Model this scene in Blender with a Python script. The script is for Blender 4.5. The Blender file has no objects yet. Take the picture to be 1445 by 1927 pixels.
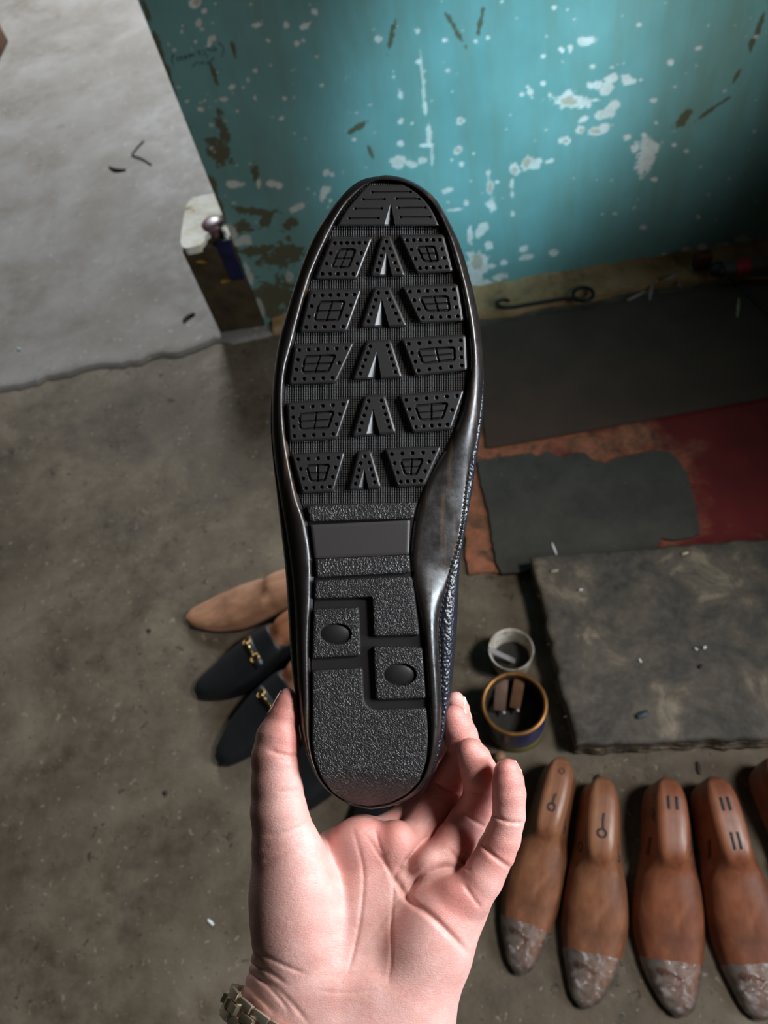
import bpy, math, random
import numpy as np
from mathutils import Vector, Matrix
from mathutils.geometry import delaunay_2d_cdt

random.seed(7)
rng = np.random.default_rng(11)
SC = bpy.context.scene
COL = SC.collection

# ------------------------------------------------------------------ camera
CAM_H = 1.2
FPX, CX, CY = 1392.0, 722.5, 963.5          # focal length and centre for a 1445x1927 frame
ROT = np.array([[0.986063353780349, 0.12519323353192258, 0.10957060102633268],
                [-0.04533305736462569, 0.8358592401781504, -0.5470687749440473],
                [-0.1600749082193266, 0.5344773006280309, 0.8298855576957268]])
cam_data = bpy.data.cameras.new('camera')
cam_data.sensor_fit = 'VERTICAL'
cam_data.sensor_height = 36.0
cam_data.sensor_width = 27.0
cam_data.lens = 36.0 * FPX / 1927.0
cam_data.clip_start = 0.02
cam_data.dof.use_dof = True
cam_data.dof.focus_distance = 0.365
cam_data.dof.aperture_fstop = 12.0
cam = bpy.data.objects.new('camera', cam_data)
m4 = Matrix([list(ROT[i]) + [0] for i in range(3)] + [[0, 0, 0, 1]])
cam.matrix_world = Matrix.Translation((0, 0, CAM_H)) @ m4
COL.objects.link(cam)
SC.camera = cam

# ------------------------------------------------------------------ light
SC.view_settings.view_transform = 'Standard'
SC.view_settings.look = 'None'
SC.view_settings.gamma = 1.0
SC.view_settings.exposure = 0.0
SC.view_settings.use_curve_mapping = False
W = bpy.data.worlds.new('world')
SC.world = W
W.use_nodes = True
W.node_tree.nodes['Background'].inputs[0].default_value = (0.62, 0.60, 0.52, 1)
W.node_tree.nodes['Background'].inputs[1].default_value = 0.028


def look_at(o, target):
    d = Vector(target) - o.location
    o.rotation_euler = d.to_track_quat('-Z', 'Y').to_euler()


def area(name, loc, target, sx, sy, power, color, spread=180):
    l = bpy.data.lights.new(name, 'AREA')
    l.shape = 'RECTANGLE'
    l.size, l.size_y = sx, sy
    l.energy = power
    l.color = color
    l.spread = math.radians(spread)
    o = bpy.data.objects.new(name, l)
    COL.objects.link(o)
    o.location = loc
    look_at(o, target)
    return o


def spot(name, loc, target, power, color, angle, blend, radius):
    l = bpy.data.lights.new(name, 'SPOT')
    l.energy = power
    l.color = color
    l.spot_size = math.radians(angle)
    l.spot_blend = blend
    l.shadow_soft_size = radius
    o = bpy.data.objects.new(name, l)
    COL.objects.link(o)
    o.location = loc
    look_at(o, target)
    return o


# main daylight from the upper right, in front of the painted wall
spot('key_daylight', (0.95, 0.12, 1.66), (-0.06, 0.08, 0.50), 88, (1.0, 0.975, 0.95), 76, 1.0, 0.15)
# window at the right, about level with the shoe
area('side_window', (1.40, -0.14, 1.12), (0.0, 0.2, 0.95), 0.42, 0.6, 10, (0.82, 0.91, 1.0), 100)
# daylight outside the doorway behind the wall
area('doorway_daylight', (-0.95, 4.6, 2.1), (-0.8, 1.6, 0.0), 0.9, 1.2, 140, (0.90, 0.95, 1.0))
# daylight falling through an opening onto the painted wall
spot('skylight_beam', (0.95, -0.9, 2.6), (0.14, 1.365, 0.43), 880, (0.42, 0.77, 1.0), 12.0, 1.0, 0.10)
spot('skylight_spill', (1.0, -0.9, 2.6), (0.46, 1.365, 0.57), 300, (0.80, 0.93, 1.0), 12.0, 1.0, 0.12)


# ------------------------------------------------------------------ helpers
def cam_to_world(c):
    return np.asarray(c) @ ROT.T + np.array([0, 0, CAM_H])


def ray(px, py):
    v = np.array([px - CX, -(py - CY), -FPX])
    return ROT @ (v / np.linalg.norm(v))


def on_floor(px, py, z=0.0):
    v = ray(px, py)
    return np.array([0, 0, CAM_H]) + (z - CAM_H) / v[2] * v


WALL_Y = 1.365


def on_wall(px, py):
    v = ray(px, py)
    return np.array([0, 0, CAM_H]) + WALL_Y / v[1] * v


SOLE_D = 0.36                                # distance of the sole plane from the lens
UNIT = SOLE_D / FPX                          # metres per sole unit (about 0.26 mm)


def hand_pt(p):
    """points of the shoe/hand frame (x right, y down the sole, z towards the viewer; 0.26 mm units)"""
    p = np.asarray(p, float)
    d = SOLE_D - p[..., 2] * UNIT
    c = np.stack([(p[..., 0] - CX) * d / FPX, -(p[..., 1] - CY) * d / FPX, -d], -1)
    return cam_to_world(c)


def mesh(name, verts, faces, mats, parent=None, smooth=True, mi=None, attrs=None, world=True, auto=None):
    """link one mesh object; verts in world space (or local when world=False)"""
    v = np.asarray(verts, float).reshape(-1, 3)
    org = np.zeros(3)
    if parent is not None and world:
        q = parent
        while q is not None:
            org = org + np.array(q.location)
            q = q.parent
    me = bpy.data.meshes.new(name)
    if isinstance(faces, np.ndarray):
        n = faces.shape[1]
        me.vertices.add(len(v))
        me.vertices.foreach_set('co', (v - org).astype(np.float32).ravel())
        me.loops.add(faces.size)
        me.loops.foreach_set('vertex_index', faces.astype(np.int32).ravel())
        me.polygons.add(len(faces))
        me.polygons.foreach_set('loop_start', (np.arange(len(faces)) * n).astype(np.int32))
        me.update(calc_edges=True)
    else:
        me.from_pydata([tuple(a) for a in (v - org)], [], [tuple(int(i) for i in f) for f in faces])
    me.validate()
    for m in (mats if isinstance(mats, (list, tuple)) else [mats]):
        me.materials.append(m)
    if mi is not None and len(mi) == len(me.polygons):
        me.polygons.foreach_set('material_index', np.asarray(mi, np.int32))
    me.polygons.foreach_set('use_smooth', np.full(len(me.polygons), smooth))
    if attrs:
        for k, a in attrs.items():
            a = np.asarray(a, np.float32)
            if a.ndim == 1:
                at = me.attributes.new(k, 'FLOAT', 'POINT')
                at.data.foreach_set('value', a)
            else:
                at = me.attributes.new(k, 'FLOAT_VECTOR', 'POINT')
                at.data.foreach_set('vector', a.ravel())
    me.update()
    o = bpy.data.objects.new(name, me)
    COL.objects.link(o)
    if parent is not None:
        o.parent = parent
    if auto:
        add_auto(o, auto)
    return o


def add_auto(o, ang):
    me = o.data
    me.set_sharp_from_angle(angle=math.radians(ang))


def recalc(o):
    import bmesh
    b = bmesh.new()
    b.from_mesh(o.data)
    bmesh.ops.recalc_face_normals(b, faces=b.faces)
    b.to_mesh(o.data)
    b.free()


def tag(o, label, cat, group=None, kind=None):
    o['label'] = label
    o['category'] = cat
    if group:
        o['group'] = group
    if kind:
        o['kind'] = kind
    return o


def structure(o):
    o['kind'] = 'structure'
    return o


def thing(name, label, cat, loc=(0, 0, 0), rotz=0.0, group=None):
    o = bpy.data.objects.new(name, None)
    o.empty_display_size = 0.02
    COL.objects.link(o)
    o.location = loc
    o.rotation_euler = (0, 0, rotz)
    return tag(o, label, cat, group)


def copy_tree(o, parent=None):
    c = o.copy()
    COL.objects.link(c)
    if parent is not None:
        c.parent = parent
    for ch in list(o.children):
        copy_tree(ch, c)
    return c


def grid_faces(nr, nc, wrap=False):
    r, c = np.meshgrid(np.arange(nr - 1), np.arange(nc if wrap else nc - 1), indexing='ij')
    c2 = (c + 1) % nc
    return np.stack([r * nc + c, r * nc + c2, (r + 1) * nc + c2, (r + 1) * nc + c], -1).reshape(-1, 4)


def tube(path, rad, n=10, close=False, caps=True):
    """swept round tube along a polyline; returns verts, faces"""
    P = np.asarray(path, float)
    R = np.broadcast_to(np.asarray(rad, float), (len(P),))
    T = np.gradient(P, axis=0)
    if close:
        T = np.roll(P, -1, 0) - np.roll(P, 1, 0)
    T /= np.linalg.norm(T, axis=1, keepdims=True) + 1e-12
    up = np.array([0.0, 0, 1.0])
    if abs(T[0] @ up) > 0.9:
        up = np.array([1.0, 0, 0])
    vs = []
    nv = up - (up @ T[0]) * T[0]
    for i in range(len(P)):
        nv = nv - (nv @ T[i]) * T[i]
        nv /= np.linalg.norm(nv)
        b = np.cross(T[i], nv)
        a = np.linspace(0, 2 * math.pi, n, endpoint=False)
        vs.append(P[i] + R[i] * (np.cos(a)[:, None] * nv + np.sin(a)[:, None] * b))
    V = np.concatenate(vs)
    F = [tuple(f) for f in grid_faces(len(P), n, True)]
    if close:
        k = (len(P) - 1) * n
        F += [(k + i, k + (i + 1) % n, (i + 1) % n, i) for i in range(n)]
    elif caps:
        F.append(tuple(range(n - 1, -1, -1)))
        k = (len(P) - 1) * n
        F.append(tuple(range(k, k + n)))
    return V, F


def merge(parts):
    vs, fs, mi, o = [], [], [], 0
    for p in parts:
        v, f = p[0], p[1]
        vs.append(np.asarray(v, float))
        fs += [tuple(int(i) + o for i in q) for q in f]
        mi += [p[2] if len(p) > 2 else 0] * len(f)
        o += len(v)
    return np.concatenate(vs), fs, mi


def box(c, s, bevel=0.0, axes=None):
    """box of size s at c, chamfered edges, optional axes (3x3 rows)"""
    s = np.asarray(s, float) / 2
    b = min(bevel, 0.45 * 2 * s.min())
    import bmesh
    bm = bmesh.new()
    bmesh.ops.create_cube(bm, size=2.0)
    for v in bm.verts:
        v.co = Vector((v.co.x * s[0], v.co.y * s[1], v.co.z * s[2]))
    if b > 0:
        bmesh.ops.bevel(bm, geom=bm.edges[:], offset=b, segments=2, profile=0.6, affect='EDGES')
    bm.verts.index_update()
    V = np.array([v.co[:] for v in bm.verts])
    F = [tuple(v.index for v in f.verts) for f in bm.faces]
    bm.free()
    if axes is not None:
        V = V @ np.asarray(axes, float)
    return V + np.asarray(c, float), F


def lathe(prof, c, n=48, axis=(0, 0, 1)):
    """prof: list of (r, z); closed ring surface around a vertical axis"""
    prof = np.asarray(prof, float)
    a = np.linspace(0, 2 * math.pi, n, endpoint=False)
    V = np.stack([prof[:, 0][:, None] * np.cos(a), prof[:, 0][:, None] * np.sin(a),
                  np.repeat(prof[:, 1][:, None], n, 1)], -1).reshape(-1, 3)
    return V + np.asarray(c, float), [tuple(f) for f in grid_faces(len(prof), n, True)]


def prism(poly, z0, z1, rough=0.0):
    """vertical prism from a 2D polygon (world xy)"""
    p = np.asarray(poly, float)
    n = len(p)
    V = np.concatenate([np.c_[p, np.full(n, z0)], np.c_[p, np.full(n, z1)]])
    F = [tuple(range(n - 1, -1, -1)), tuple(range(n, 2 * n))]
    F += [(i, (i + 1) % n, n + (i + 1) % n, n + i) for i in range(n)]
    return V, F


def chaikin(p, it=2, closed=True):
    p = np.asarray(p, float)
    for _ in range(it):
        q = np.roll(p, -1, 0)
        if closed:
            p = np.stack([0.75 * p + 0.25 * q, 0.25 * p + 0.75 * q], 1).reshape(-1, p.shape[1])
        else:
            a, b = p[:-1], p[1:]
            p = np.concatenate([p[:1], np.stack([0.75 * a + 0.25 * b, 0.25 * a + 0.75 * b], 1).reshape(-1, p.shape[1]), p[-1:]])
    return p


def resample(p, n, closed=False):
    p = np.asarray(p, float)
    if closed:
        p = np.concatenate([p, p[:1]])
    s = np.r_[0, np.cumsum(np.linalg.norm(np.diff(p, axis=0), axis=1))]
    t = np.linspace(0, s[-1], n + 1 if closed else n)
    if closed:
        t = t[:-1]
    return np.stack([np.interp(t, s, p[:, k]) for k in range(p.shape[1])], 1)


def vnoise(x, y, seed=0):
    """smooth 2D value noise, roughly -1..1"""
    g = np.random.default_rng(seed).uniform(-1, 1, (64, 64))
    xi, yi = np.floor(x).astype(int), np.floor(y).astype(int)
    fx, fy = x - xi, y - yi
    fx, fy = fx * fx * (3 - 2 * fx), fy * fy * (3 - 2 * fy)
    a, b = g[xi % 64, yi % 64], g[(xi + 1) % 64, yi % 64]
    c, d = g[xi % 64, (yi + 1) % 64], g[(xi + 1) % 64, (yi + 1) % 64]
    return (a * (1 - fx) + b * fx) * (1 - fy) + (c * (1 - fx) + d * fx) * fy


def sstep(a, b, x):
    t = np.clip((x - a) / (b - a), 0, 1)
    return t * t * (3 - 2 * t)


# ------------------------------------------------------------------ materials
class NT:
    """small wrapper to write node graphs"""
    def __init__(self, name):
        self.m = bpy.data.materials.new(name)
        self.m.use_nodes = True
        self.t = self.m.node_tree
        self.b = self.t.nodes['Principled BSDF']
        self.tc = None

    def n(self, typ, **kw):
        nd = self.t.nodes.new(typ)
        for k, v in kw.items():
            if k.startswith('i_'):
                nd.inputs[k[2:].replace('_', ' ')].default_value = v
            else:
                setattr(nd, k, v)
        return nd

    def link(self, a, b):
        self.t.links.new(a, b)

    def obj(self):
        if not self.tc:
            self.tc = self.n('ShaderNodeTexCoord')
        return self.tc.outputs['Object']

    def noise(self, scale, detail=4, rough=0.55, vec=None, dist=0.0):
        nd = self.n('ShaderNodeTexNoise')
        nd.inputs['Scale'].default_value = scale
        nd.inputs['Detail'].default_value = detail
        nd.inputs['Roughness'].default_value = rough
        nd.inputs['Distortion'].default_value = dist
        self.link(vec or self.obj(), nd.inputs['Vector'])
        return nd.outputs['Fac']

    def voro(self, scale, feature='F1', vec=None, out='Distance'):
        nd = self.n('ShaderNodeTexVoronoi', feature=feature)
        nd.inputs['Scale'].default_value = scale
        self.link(vec or self.obj(), nd.inputs['Vector'])
        return nd.outputs[out]

    def ramp(self, fac, stops, interp='LINEAR'):
        r = self.n('ShaderNodeValToRGB')
        r.color_ramp.interpolation = interp
        e = r.color_ramp.elements
        while len(e) < len(stops):
            e.new(0.5)
        for el, (p, c) in zip(e, stops):
            el.position = p
            el.color = (*c, 1) if len(c) == 3 else c
        self.link(fac, r.inputs[0])
        return r.outputs[0]

    def mix(self, fac, a, b, mode='MIX'):
        x = self.n('ShaderNodeMix', data_type='RGBA', blend_type=mode)
        for s, v in ((x.inputs[0], fac), (x.inputs[6], a), (x.inputs[7], b)):
            if isinstance(v, (int, float)):
                s.default_value = v
            elif isinstance(v, tuple):
                s.default_value = (*v, 1)
            else:
                self.link(v, s)
        return x.outputs[2]

    def math(self, op, a, b=0.0, c=None):
        x = self.n('ShaderNodeMath', operation=op)
        for s, v in zip(x.inputs, (a, b, c)):
            if v is None:
                continue
            if isinstance(v, (int, float)):
                s.default_value = v
            else:
                self.link(v, s)
        return x.outputs[0]

    def attr(self, name, out='Fac'):
        a = self.n('ShaderNodeAttribute', attribute_name=name)
        return a.outputs[out]

    def bump(self, h, strength=0.5, dist=0.001, prev=None):
        b = self.n('ShaderNodeBump')
        b.inputs['Strength'].default_value = strength
        b.inputs['Distance'].default_value = dist
        self.link(h, b.inputs['Height'])
        if prev is not None:
            self.link(prev, b.inputs['Normal'])
        self.link(b.outputs[0], self.b.inputs['Normal'])
        return b.outputs[0]

    def set(self, **kw):
        for k, v in kw.items():
            s = self.b.inputs[k.replace('_', ' ')]
            if isinstance(v, tuple) and len(v) == 3 and s.type == 'RGBA':
                v = (*v, 1)
            if hasattr(v, 'is_linked') or 'NodeSocket' in type(v).__name__:
                self.link(v, s)
            else:
                s.default_value = v
        return self


def plain(name, col, rough=0.5, metal=0.0, var=0.0, scale=60.0, bump=0.0, bscale=400.0, bdist=0.0005, **kw):
    n = NT(name)
    if var > 0:
        f = n.noise(scale, 5)
        lo = tuple(c * (1 - var) for c in col)
        hi = tuple(min(1, c * (1 + var)) for c in col)
        n.set(Base_Color=n.ramp(f, [(0.3, lo), (0.7, hi)]))
    else:
        n.set(Base_Color=col)
    n.set(Roughness=rough, Metallic=metal, **kw)
    if bump > 0:
        n.bump(n.noise(bscale, 3), bump, bdist)
    return n.m


# ================================================================== SETTING
# ---- floor materials
def concrete(name, base, dark, light, scale=5.0, rough=0.75, pits=1.0, bs=0.35):
    n = NT(name)
    a = n.noise(scale, 8, 0.62, dist=0.4)
    b = n.noise(scale * 5.5, 6, 0.65)
    c = n.noise(scale * 0.45, 3, 0.5)
    d = n.noise(scale * 22, 4, 0.7)
    col = n.ramp(a, [(0.36, dark), (0.52, base), (0.68, light)])
    col = n.mix(n.ramp(b, [(0.36, (0, 0, 0)), (0.70, (1, 1, 1))]), col, n.mix(0.55, col, light))
    col = n.mix(n.ramp(c, [(0.42, (0, 0, 0)), (0.62, (0.7, 0.7, 0.7))]), col, n.mix(0.6, col, dark))
    # dark pits and stains with a shape of their own
    p = n.math('GREATER_THAN', n.noise(scale * 9, 5, 0.7, dist=1.2), 0.635)
    col = n.mix(n.math('MULTIPLY', p, 0.75 * pits), col, tuple(x * 0.45 for x in dark))
    q = n.math('GREATER_THAN', n.noise(scale * 16, 3, 0.6, dist=0.6), 0.665)
    col = n.mix(n.math('MULTIPLY', q, 0.45), col, tuple(min(1, x * 1.7) for x in light))
    n.set(Base_Color=col, Roughness=n.ramp(b, [(0.3, (rough - 0.12,) * 3), (0.7, (rough + 0.1,) * 3)]))
    n.bump(n.math('ADD', n.math('MULTIPLY', b, 0.7), n.math('MULTIPLY', d, 0.35)), bs, 0.004)
    return n.m


M_floor = concrete('worn concrete', (0.112, 0.084, 0.053), (0.048, 0.034, 0.019), (0.215, 0.176, 0.128), 5.0)
M_slab = concrete('screed concrete', (0.245, 0.222, 0.198), (0.165, 0.140, 0.110), (0.315, 0.298, 0.28), 5.0, 0.7, 0.5, 0.04)

# main floor with the workshop side
fl = mesh('floor', [(-3, -2.5, 0), (3, -2.5, 0), (3, 5, 0), (-3, 5, 0)], [(0, 1, 2, 3)], M_floor, smooth=False)
structure(fl)
# thin screed slab behind the broken edge at the doorway
xs = np.linspace(-3, -0.40, 160)
ye = 1.33 + 0.085 * (xs + 0.53) + 0.012 * vnoise(xs * 22, xs * 0 + 3, 5) + 0.006 * vnoise(xs * 70, xs * 0 + 9, 6)
ys = np.r_[0.0, 0.004, 0.012, 0.03, 3.6]
V = np.array([[x, y0 + t, z] for (x, y0) in zip(xs, ye) for t, z in zip(ys, (0.0, 0.006, 0.0085, 0.009, 0.009))])
sl = mesh('floor_doorway', V, grid_faces(len(xs), len(ys))[:, ::-1], M_slab)
structure(sl)

# ---- painted wall, paint chips and brown grime as surface masks
WX0, WX1, WZ1 = -0.42, 0.76, 0.80
gx = np.arange(WX0, WX1 + 1e-6, 0.0024)
gz = np.arange(0.0, WZ1 + 1e-6, 0.0024)
GX, GZ = np.meshgrid(gx, gz)
nz = 0.55 * vnoise(GX * 60, GZ * 60, 1) + 0.45 * vnoise(GX * 150, GZ * 150, 2) + 0.35 * vnoise(GX * 300, GZ * 300, 3)
chip = np.zeros_like(GX)
core = np.zeros_like(GX)
grime = np.zeros_like(GX)


def blob(px, py, rx, ry, ang=0.0, amt=1.0, into='chip', edge=0.55):
    """rough-edged patch at a place on the wall; size in wall pixels of the photo"""
    c = on_wall(px, py)
    sx = (on_wall(px + 4, py) - on_wall(px - 4, py)) / 8
    sz = (on_wall(px, py + 4) - on_wall(px, py - 4)) / 8
    M = np.array([[sx[0], sz[0]], [sx[2], sz[2]]])
    Mi = np.linalg.inv(M)
    d = np.stack([GX - c[0], GZ - c[2]], -1) @ Mi.T
    a = math.radians(ang)
    u = d[..., 0] * math.cos(a) + d[..., 1] * math.sin(a)
    v = -d[..., 0] * math.sin(a) + d[..., 1] * math.cos(a)
    r = np.sqrt((u / rx) ** 2 + (v / ry) ** 2)
    val = amt * sstep(1.15, 0.85, r + edge * nz)
    tgt = dict(chip=chip, core=core, grime=grime)[into]
    np.maximum(tgt, val, out=tgt)


CHIPS = [(1075, 188, 32, 17, 5), (1098, 192, 18, 11, 0), (1100, 76, 17, 8, -5), (1073, 89, 6, 8, 0), (1058, 93, 6, 6, 0), (1022, 105, 4, 5, 0),
         (1142, 165, 16, 10, -40), (1125, 160, 9, 9, 0), (1110, 161, 7, 8, 0), (1150, 148, 12, 8, -20), (1180, 150, 10, 9, 20), (1192, 152, 5, 5, 0), (1206, 150, 4, 4, 0),
         (1148, 205, 18, 12, -35), (1130, 215, 10, 9, -20), (1160, 196, 9, 7, 0), (1120, 246, 14, 9, -10), (1138, 240, 9, 9, 0), (1098, 224, 11, 6, -20), (1093, 243, 9, 8, 0),
         (1062, 264, 11, 8, 0), (1218, 292, 17, 36, 18), (1179, 257, 9, 7, 0), (1195, 279, 8, 7, -20), (1213, 255, 5, 5, 0), (1230, 189, 6, 4, 0), (1231, 337, 6, 4, 0), (1268, 272, 4, 4, 0),
         (990, 305, 11, 13, 0), (1005, 312, 14, 9, -25), (1015, 302, 6, 6, 0), (968, 318, 10, 11, -40), (1030, 304, 5, 4, 0), (963, 345, 4, 10, 0), (964, 365, 3, 8, 0), (1035, 303, 8, 4, -15),
         (922, 350, 6, 15, 0), (926, 385, 8, 13, 0), (919, 325, 4, 5, 0), (867, 227, 9, 7, 10), (843, 132, 5, 6, 0), (754, 176, 6, 11, 0), (755, 227, 6, 4, -40), (753, 270, 6, 5, 0),
         (797, 165, 2.6, 40, -3, 0.7), (793, 120, 2, 30, -3, 0.7), (800, 203, 4, 12, -5), (808, 250, 5, 18, 0), (800, 273, 16, 4, 0), (813, 295, 3, 20, 0, 0.7), (785, 57, 5, 6, 0), (788, 115, 5, 4, 0),
         (748, 304, 15, 11, 10), (773, 308, 12, 8, 5), (795, 301, 9, 6, -20), (862, 283, 9, 6, -35), (868, 308, 4, 5, 0), (850, 300, 4, 4, 0), (840, 358, 12, 5, -15), (878, 380, 5, 6, 0), (855, 394, 12, 3, -5),
         (903, 437, 8, 14, 20), (885, 440, 5, 16, 0), (900, 497, 20, 22, 0), (890, 520, 18, 26, 10), (922, 500, 12, 5, 0), (940, 521, 14, 7, -10), (920, 462, 8, 9, 0), (948, 494, 7, 5, 0), (903, 538, 26, 12, 0), (945, 540, 18, 6, -15), (912, 425, 6, 8, 0),
         (985, 468, 9, 5, -20), (990, 484, 12, 5, -10), (1042, 475, 9, 7, -20), (1015, 530, 12, 7, -20), (1030, 528, 9, 6, -10), (965, 402, 4, 5, 0),
         (441, 347, 15, 8, 0), (487, 345, 5, 10, 0), (515, 346, 16, 6, 4), (525, 349, 8, 7, 0), (560, 390, 14, 5, -25), (615, 325, 7, 6, 0), (612, 358, 10, 8, -10), (608, 368, 6, 12, 10), (622, 378, 4, 5, 0), (625, 328, 5, 5, 0),
         (368, 5, 13, 10, 0), (385, 20, 5, 7, 0), (375, 42, 6, 7, 0), (396, 77, 4, 11, 15), (403, 71, 4, 5, 0), (343, 60, 4, 4, 0), (369, 79, 4, 4, 0), (574, 49, 10, 6, -25), (593, 22, 7, 6, 0), (540, 47, 6, 6, -30), (484, 47, 9, 5, -10),
         (468, 150, 5, 7, 0), (437, 163, 7, 4, -10), (421, 185, 7, 4, -5), (480, 133, 5, 4, 0), (560, 82, 5, 4, 0), (605, 160, 5, 4, 0), (378, 205, 6, 4, 20), (712, 73, 7, 6, -20), (531, 222, 4, 4, 0), (480, 183, 3, 4, 0), (537, 185, 4, 3, 0),
         (895, 77, 5, 4, 0), (918, 70, 4, 4, 0), (837, 76, 4, 4, 0), (983, 178, 5, 5, 0), (997, 173, 6, 6, 0), (1022, 157, 5, 5, 0), (1035, 178, 4, 4, 0), (1115, 125, 5, 4, 0), (1152, 126, 5, 3, 0), (1120, 188, 7, 4, 0), (1202, 46, 4, 4, 0), (1262, 117, 6, 7, 20), (1316, 90, 6, 4, -10), (1043, 13, 5, 4, 0),
         (430, 440, 14, 20, -40, 0.8), (452, 455, 20, 7, 0, 0.8), (462, 450, 12, 8, 0, .8), (470, 520, 6, 24, -20, 0.7), (490, 580, 6, 18, -20, 0.6), (545, 520, 7, 12, 0, 0.5),
         (1322, 465, 9, 5, -15), (1360, 462, 12, 6, 0), (1240, 492, 14, 6, 0), (1250, 480, 5, 5, 0), (1315, 408, 5, 5, 0), (1290, 470, 7, 4, 0), (1400, 450, 14, 5, 0, .6), (1210, 428, 6, 4, 0)]
for c in CHIPS:
    blob(*c[:5], amt=c[5] if len(c) > 5 else 1.0)
# scattered tiny flecks
for _ in range(150):
    px, py = rng.uniform(300, 1445), rng.uniform(0, 420)
    r = rng.uniform(1.2, 3.2)
    if on_wall(px, py)[0] > WX0:
        blob(px, py, r * rng.uniform(.8, 1.6), r, rng.uniform(-40, 40), rng.uniform(.5, 1))
# exposed tan plaster in the middle of some chips
for c in [(1073, 190, 17, 10, 0), (1120, 247, 8, 5, 0), (1094, 245, 5, 4, 0), (990, 305, 7, 9, 0), (968, 320, 6, 8, 0), (922, 352, 4, 10, 0), (868, 227, 5, 4, 0), (862, 283, 5, 4, 0), (898, 492, 9, 14, 0), (1063, 265, 6, 4, 0), (500, 300, 0.1, 0.1, 0), (370, 4, 6, 5, 0)]:
    blob(*c, into='core')
# brown smears
for c in [(672, 240, 22, 6, -30), (695, 280, 6, 16, -25), (440, 95, 5, 14, -12), (500, 415, 11, 22, 35), (480, 398, 40, 9, 10), (420, 245, 12, 34, -20), (415, 285, 20, 20, -35), (490, 470, 44, 12, -8), (530, 480, 40, 28, -20), (545, 420, 18, 12, -30),
          (480, 330, 10, 24, -15), (510, 560, 60, 46, 0), (460, 430, 24, 16, 0), (1285, 225, 9, 26, 42), (1296, 216, 6, 12, 42), (1425, 60, 5, 45, 22), (1412, 90, 6, 14, 5), (1385, 145, 4, 16, 30), (1340, 205, 4, 40, 55), (1100, 560, 260, 12, -10), (1300, 500, 200, 22, -8), (860, 60, 40, 5, 60), (905, 40, 5, 22, 10), (735, 75, 6, 30, 12), (395, 265, 14, 10, 0), (403, 140, 6, 30, -20),
          (320, 160, 6, 60, -20), (346, 230, 6, 60, -20), (378, 310, 7, 40, -20), (400, 350, 10, 24, -20), (275, 20, 6, 30, -20), (300, 90, 6, 50, -20), (415, 390, 7, 40, -18), (440, 470, 8, 40, -18)]:
    blob(c[0], c[1], c[2] * (.75 if c[2] < c[3] else 1), c[3] * (.75 if c[3] < c[2] else 1), c[4], amt=0.8, into='grime', edge=0.8)
# pen writing, faded and illegible
pen = np.zeros_like(GX)


def stroke(pts, w=1.6, amt=0.9):
    P = [on_wall(*p) for p in resample(chaikin(pts, 2, False), 14)]
    for a, b in zip(P[:-1], P[1:]):
        d = np.array([b[0] - a[0], b[2] - a[2]])
        L = d @ d + 1e-12
        t = np.clip(((GX - a[0]) * d[0] + (GZ - a[2]) * d[1]) / L, 0, 1)
        r = np.hypot(GX - a[0] - t * d[0], GZ - a[2] - t * d[1])
        np.maximum(pen, amt * sstep(w * 0.0011, w * 0.0005, r), out=pen)


stroke([(411, 81), (419, 86), (421, 97), (417, 107)])
stroke([(326, 103), (323, 112), (326, 121)])
for i, x in enumerate((333, 340, 347, 353, 360)):
    y = 112 - i * 1.7
    stroke([(x, y - 3), (x + 3, y - 4), (x + 5, y), (x + 2, y + 2), (x, y)], 1.4)
stroke([(371, 97), (377, 96), (373, 102), (379, 101)], 1.4)
stroke([(381, 95), (386, 99), (384, 103)], 1.4)
stroke([(388, 90), (393, 95)], 1.6)
stroke([(395, 93), (401, 96), (408, 94), (404, 90), (400, 88)], 1.6)
stroke([(363, 125), (368, 119), (372, 118)], 1.4)
stroke([(376, 120), (380, 117), (384, 117), (381, 121)], 1.4)
stroke([(390, 119), (396, 115), (402, 110)], 1.8)

wallV = np.stack([GX, np.full_like(GX, WALL_Y), GZ], -1).reshape(-1, 3)
nW = len(gx)
F = grid_faces(len(gz), nW)
# the rest of the wall block: end face, top, right-hand continuation, back
T = 0.15
ex = np.array([(WX0, WALL_Y, 0), (WX0, WALL_Y, 2.6), (WX0, WALL_Y + T, 2.6), (WX0, WALL_Y + T, 0),
               (3, WALL_Y, 0), (3, WALL_Y, 2.6), (3, WALL_Y + T, 2.6), (3, WALL_Y + T, 0),
               (WX0, WALL_Y, WZ1), (gx[-1], WALL_Y, gz[-1]), (gx[-1], WALL_Y, 0), (3, WALL_Y, WZ1)])
k = len(wallV)
EF = np.array([(0, 3, 2, 1), (3, 7, 6, 2), (1, 2, 6, 5), (8, 9, 5, 1), (10, 4, 5, 9)]) + k
EF[3] = (k + 8, k + 11, k + 5, k + 1)
EF[4] = (k + 10, k + 4, k + 11, k + 9)
z12 = np.zeros(len(ex))
nb = NT('teal wall paint')
f1 = nb.noise(7, 5, 0.6)
f2 = nb.noise(45, 4, 0.6)
mp = nb.n('ShaderNodeMapping')
mp.inputs['Scale'].default_value = (14, 1, 2.2)
nb.link(nb.obj(), mp.inputs['Vector'])
f3 = nb.noise(1.6, 5, 0.6, vec=mp.outputs[0])
col = nb.ramp(f1, [(0.3, (0.125, 0.262, 0.235)), (0.7, (0.165, 0.325, 0.300))])
col = nb.mix(nb.ramp(f3, [(0.45, (0, 0, 0)), (0.75, (0.5, 0.5, 0.5))]), col, (0.14, 0.185, 0.12))
col = nb.mix(nb.math('MULTIPLY', nb.attr('grime'), 1.05), col, (0.085, 0.055, 0.012))
ch = nb.attr('chip')
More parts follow.
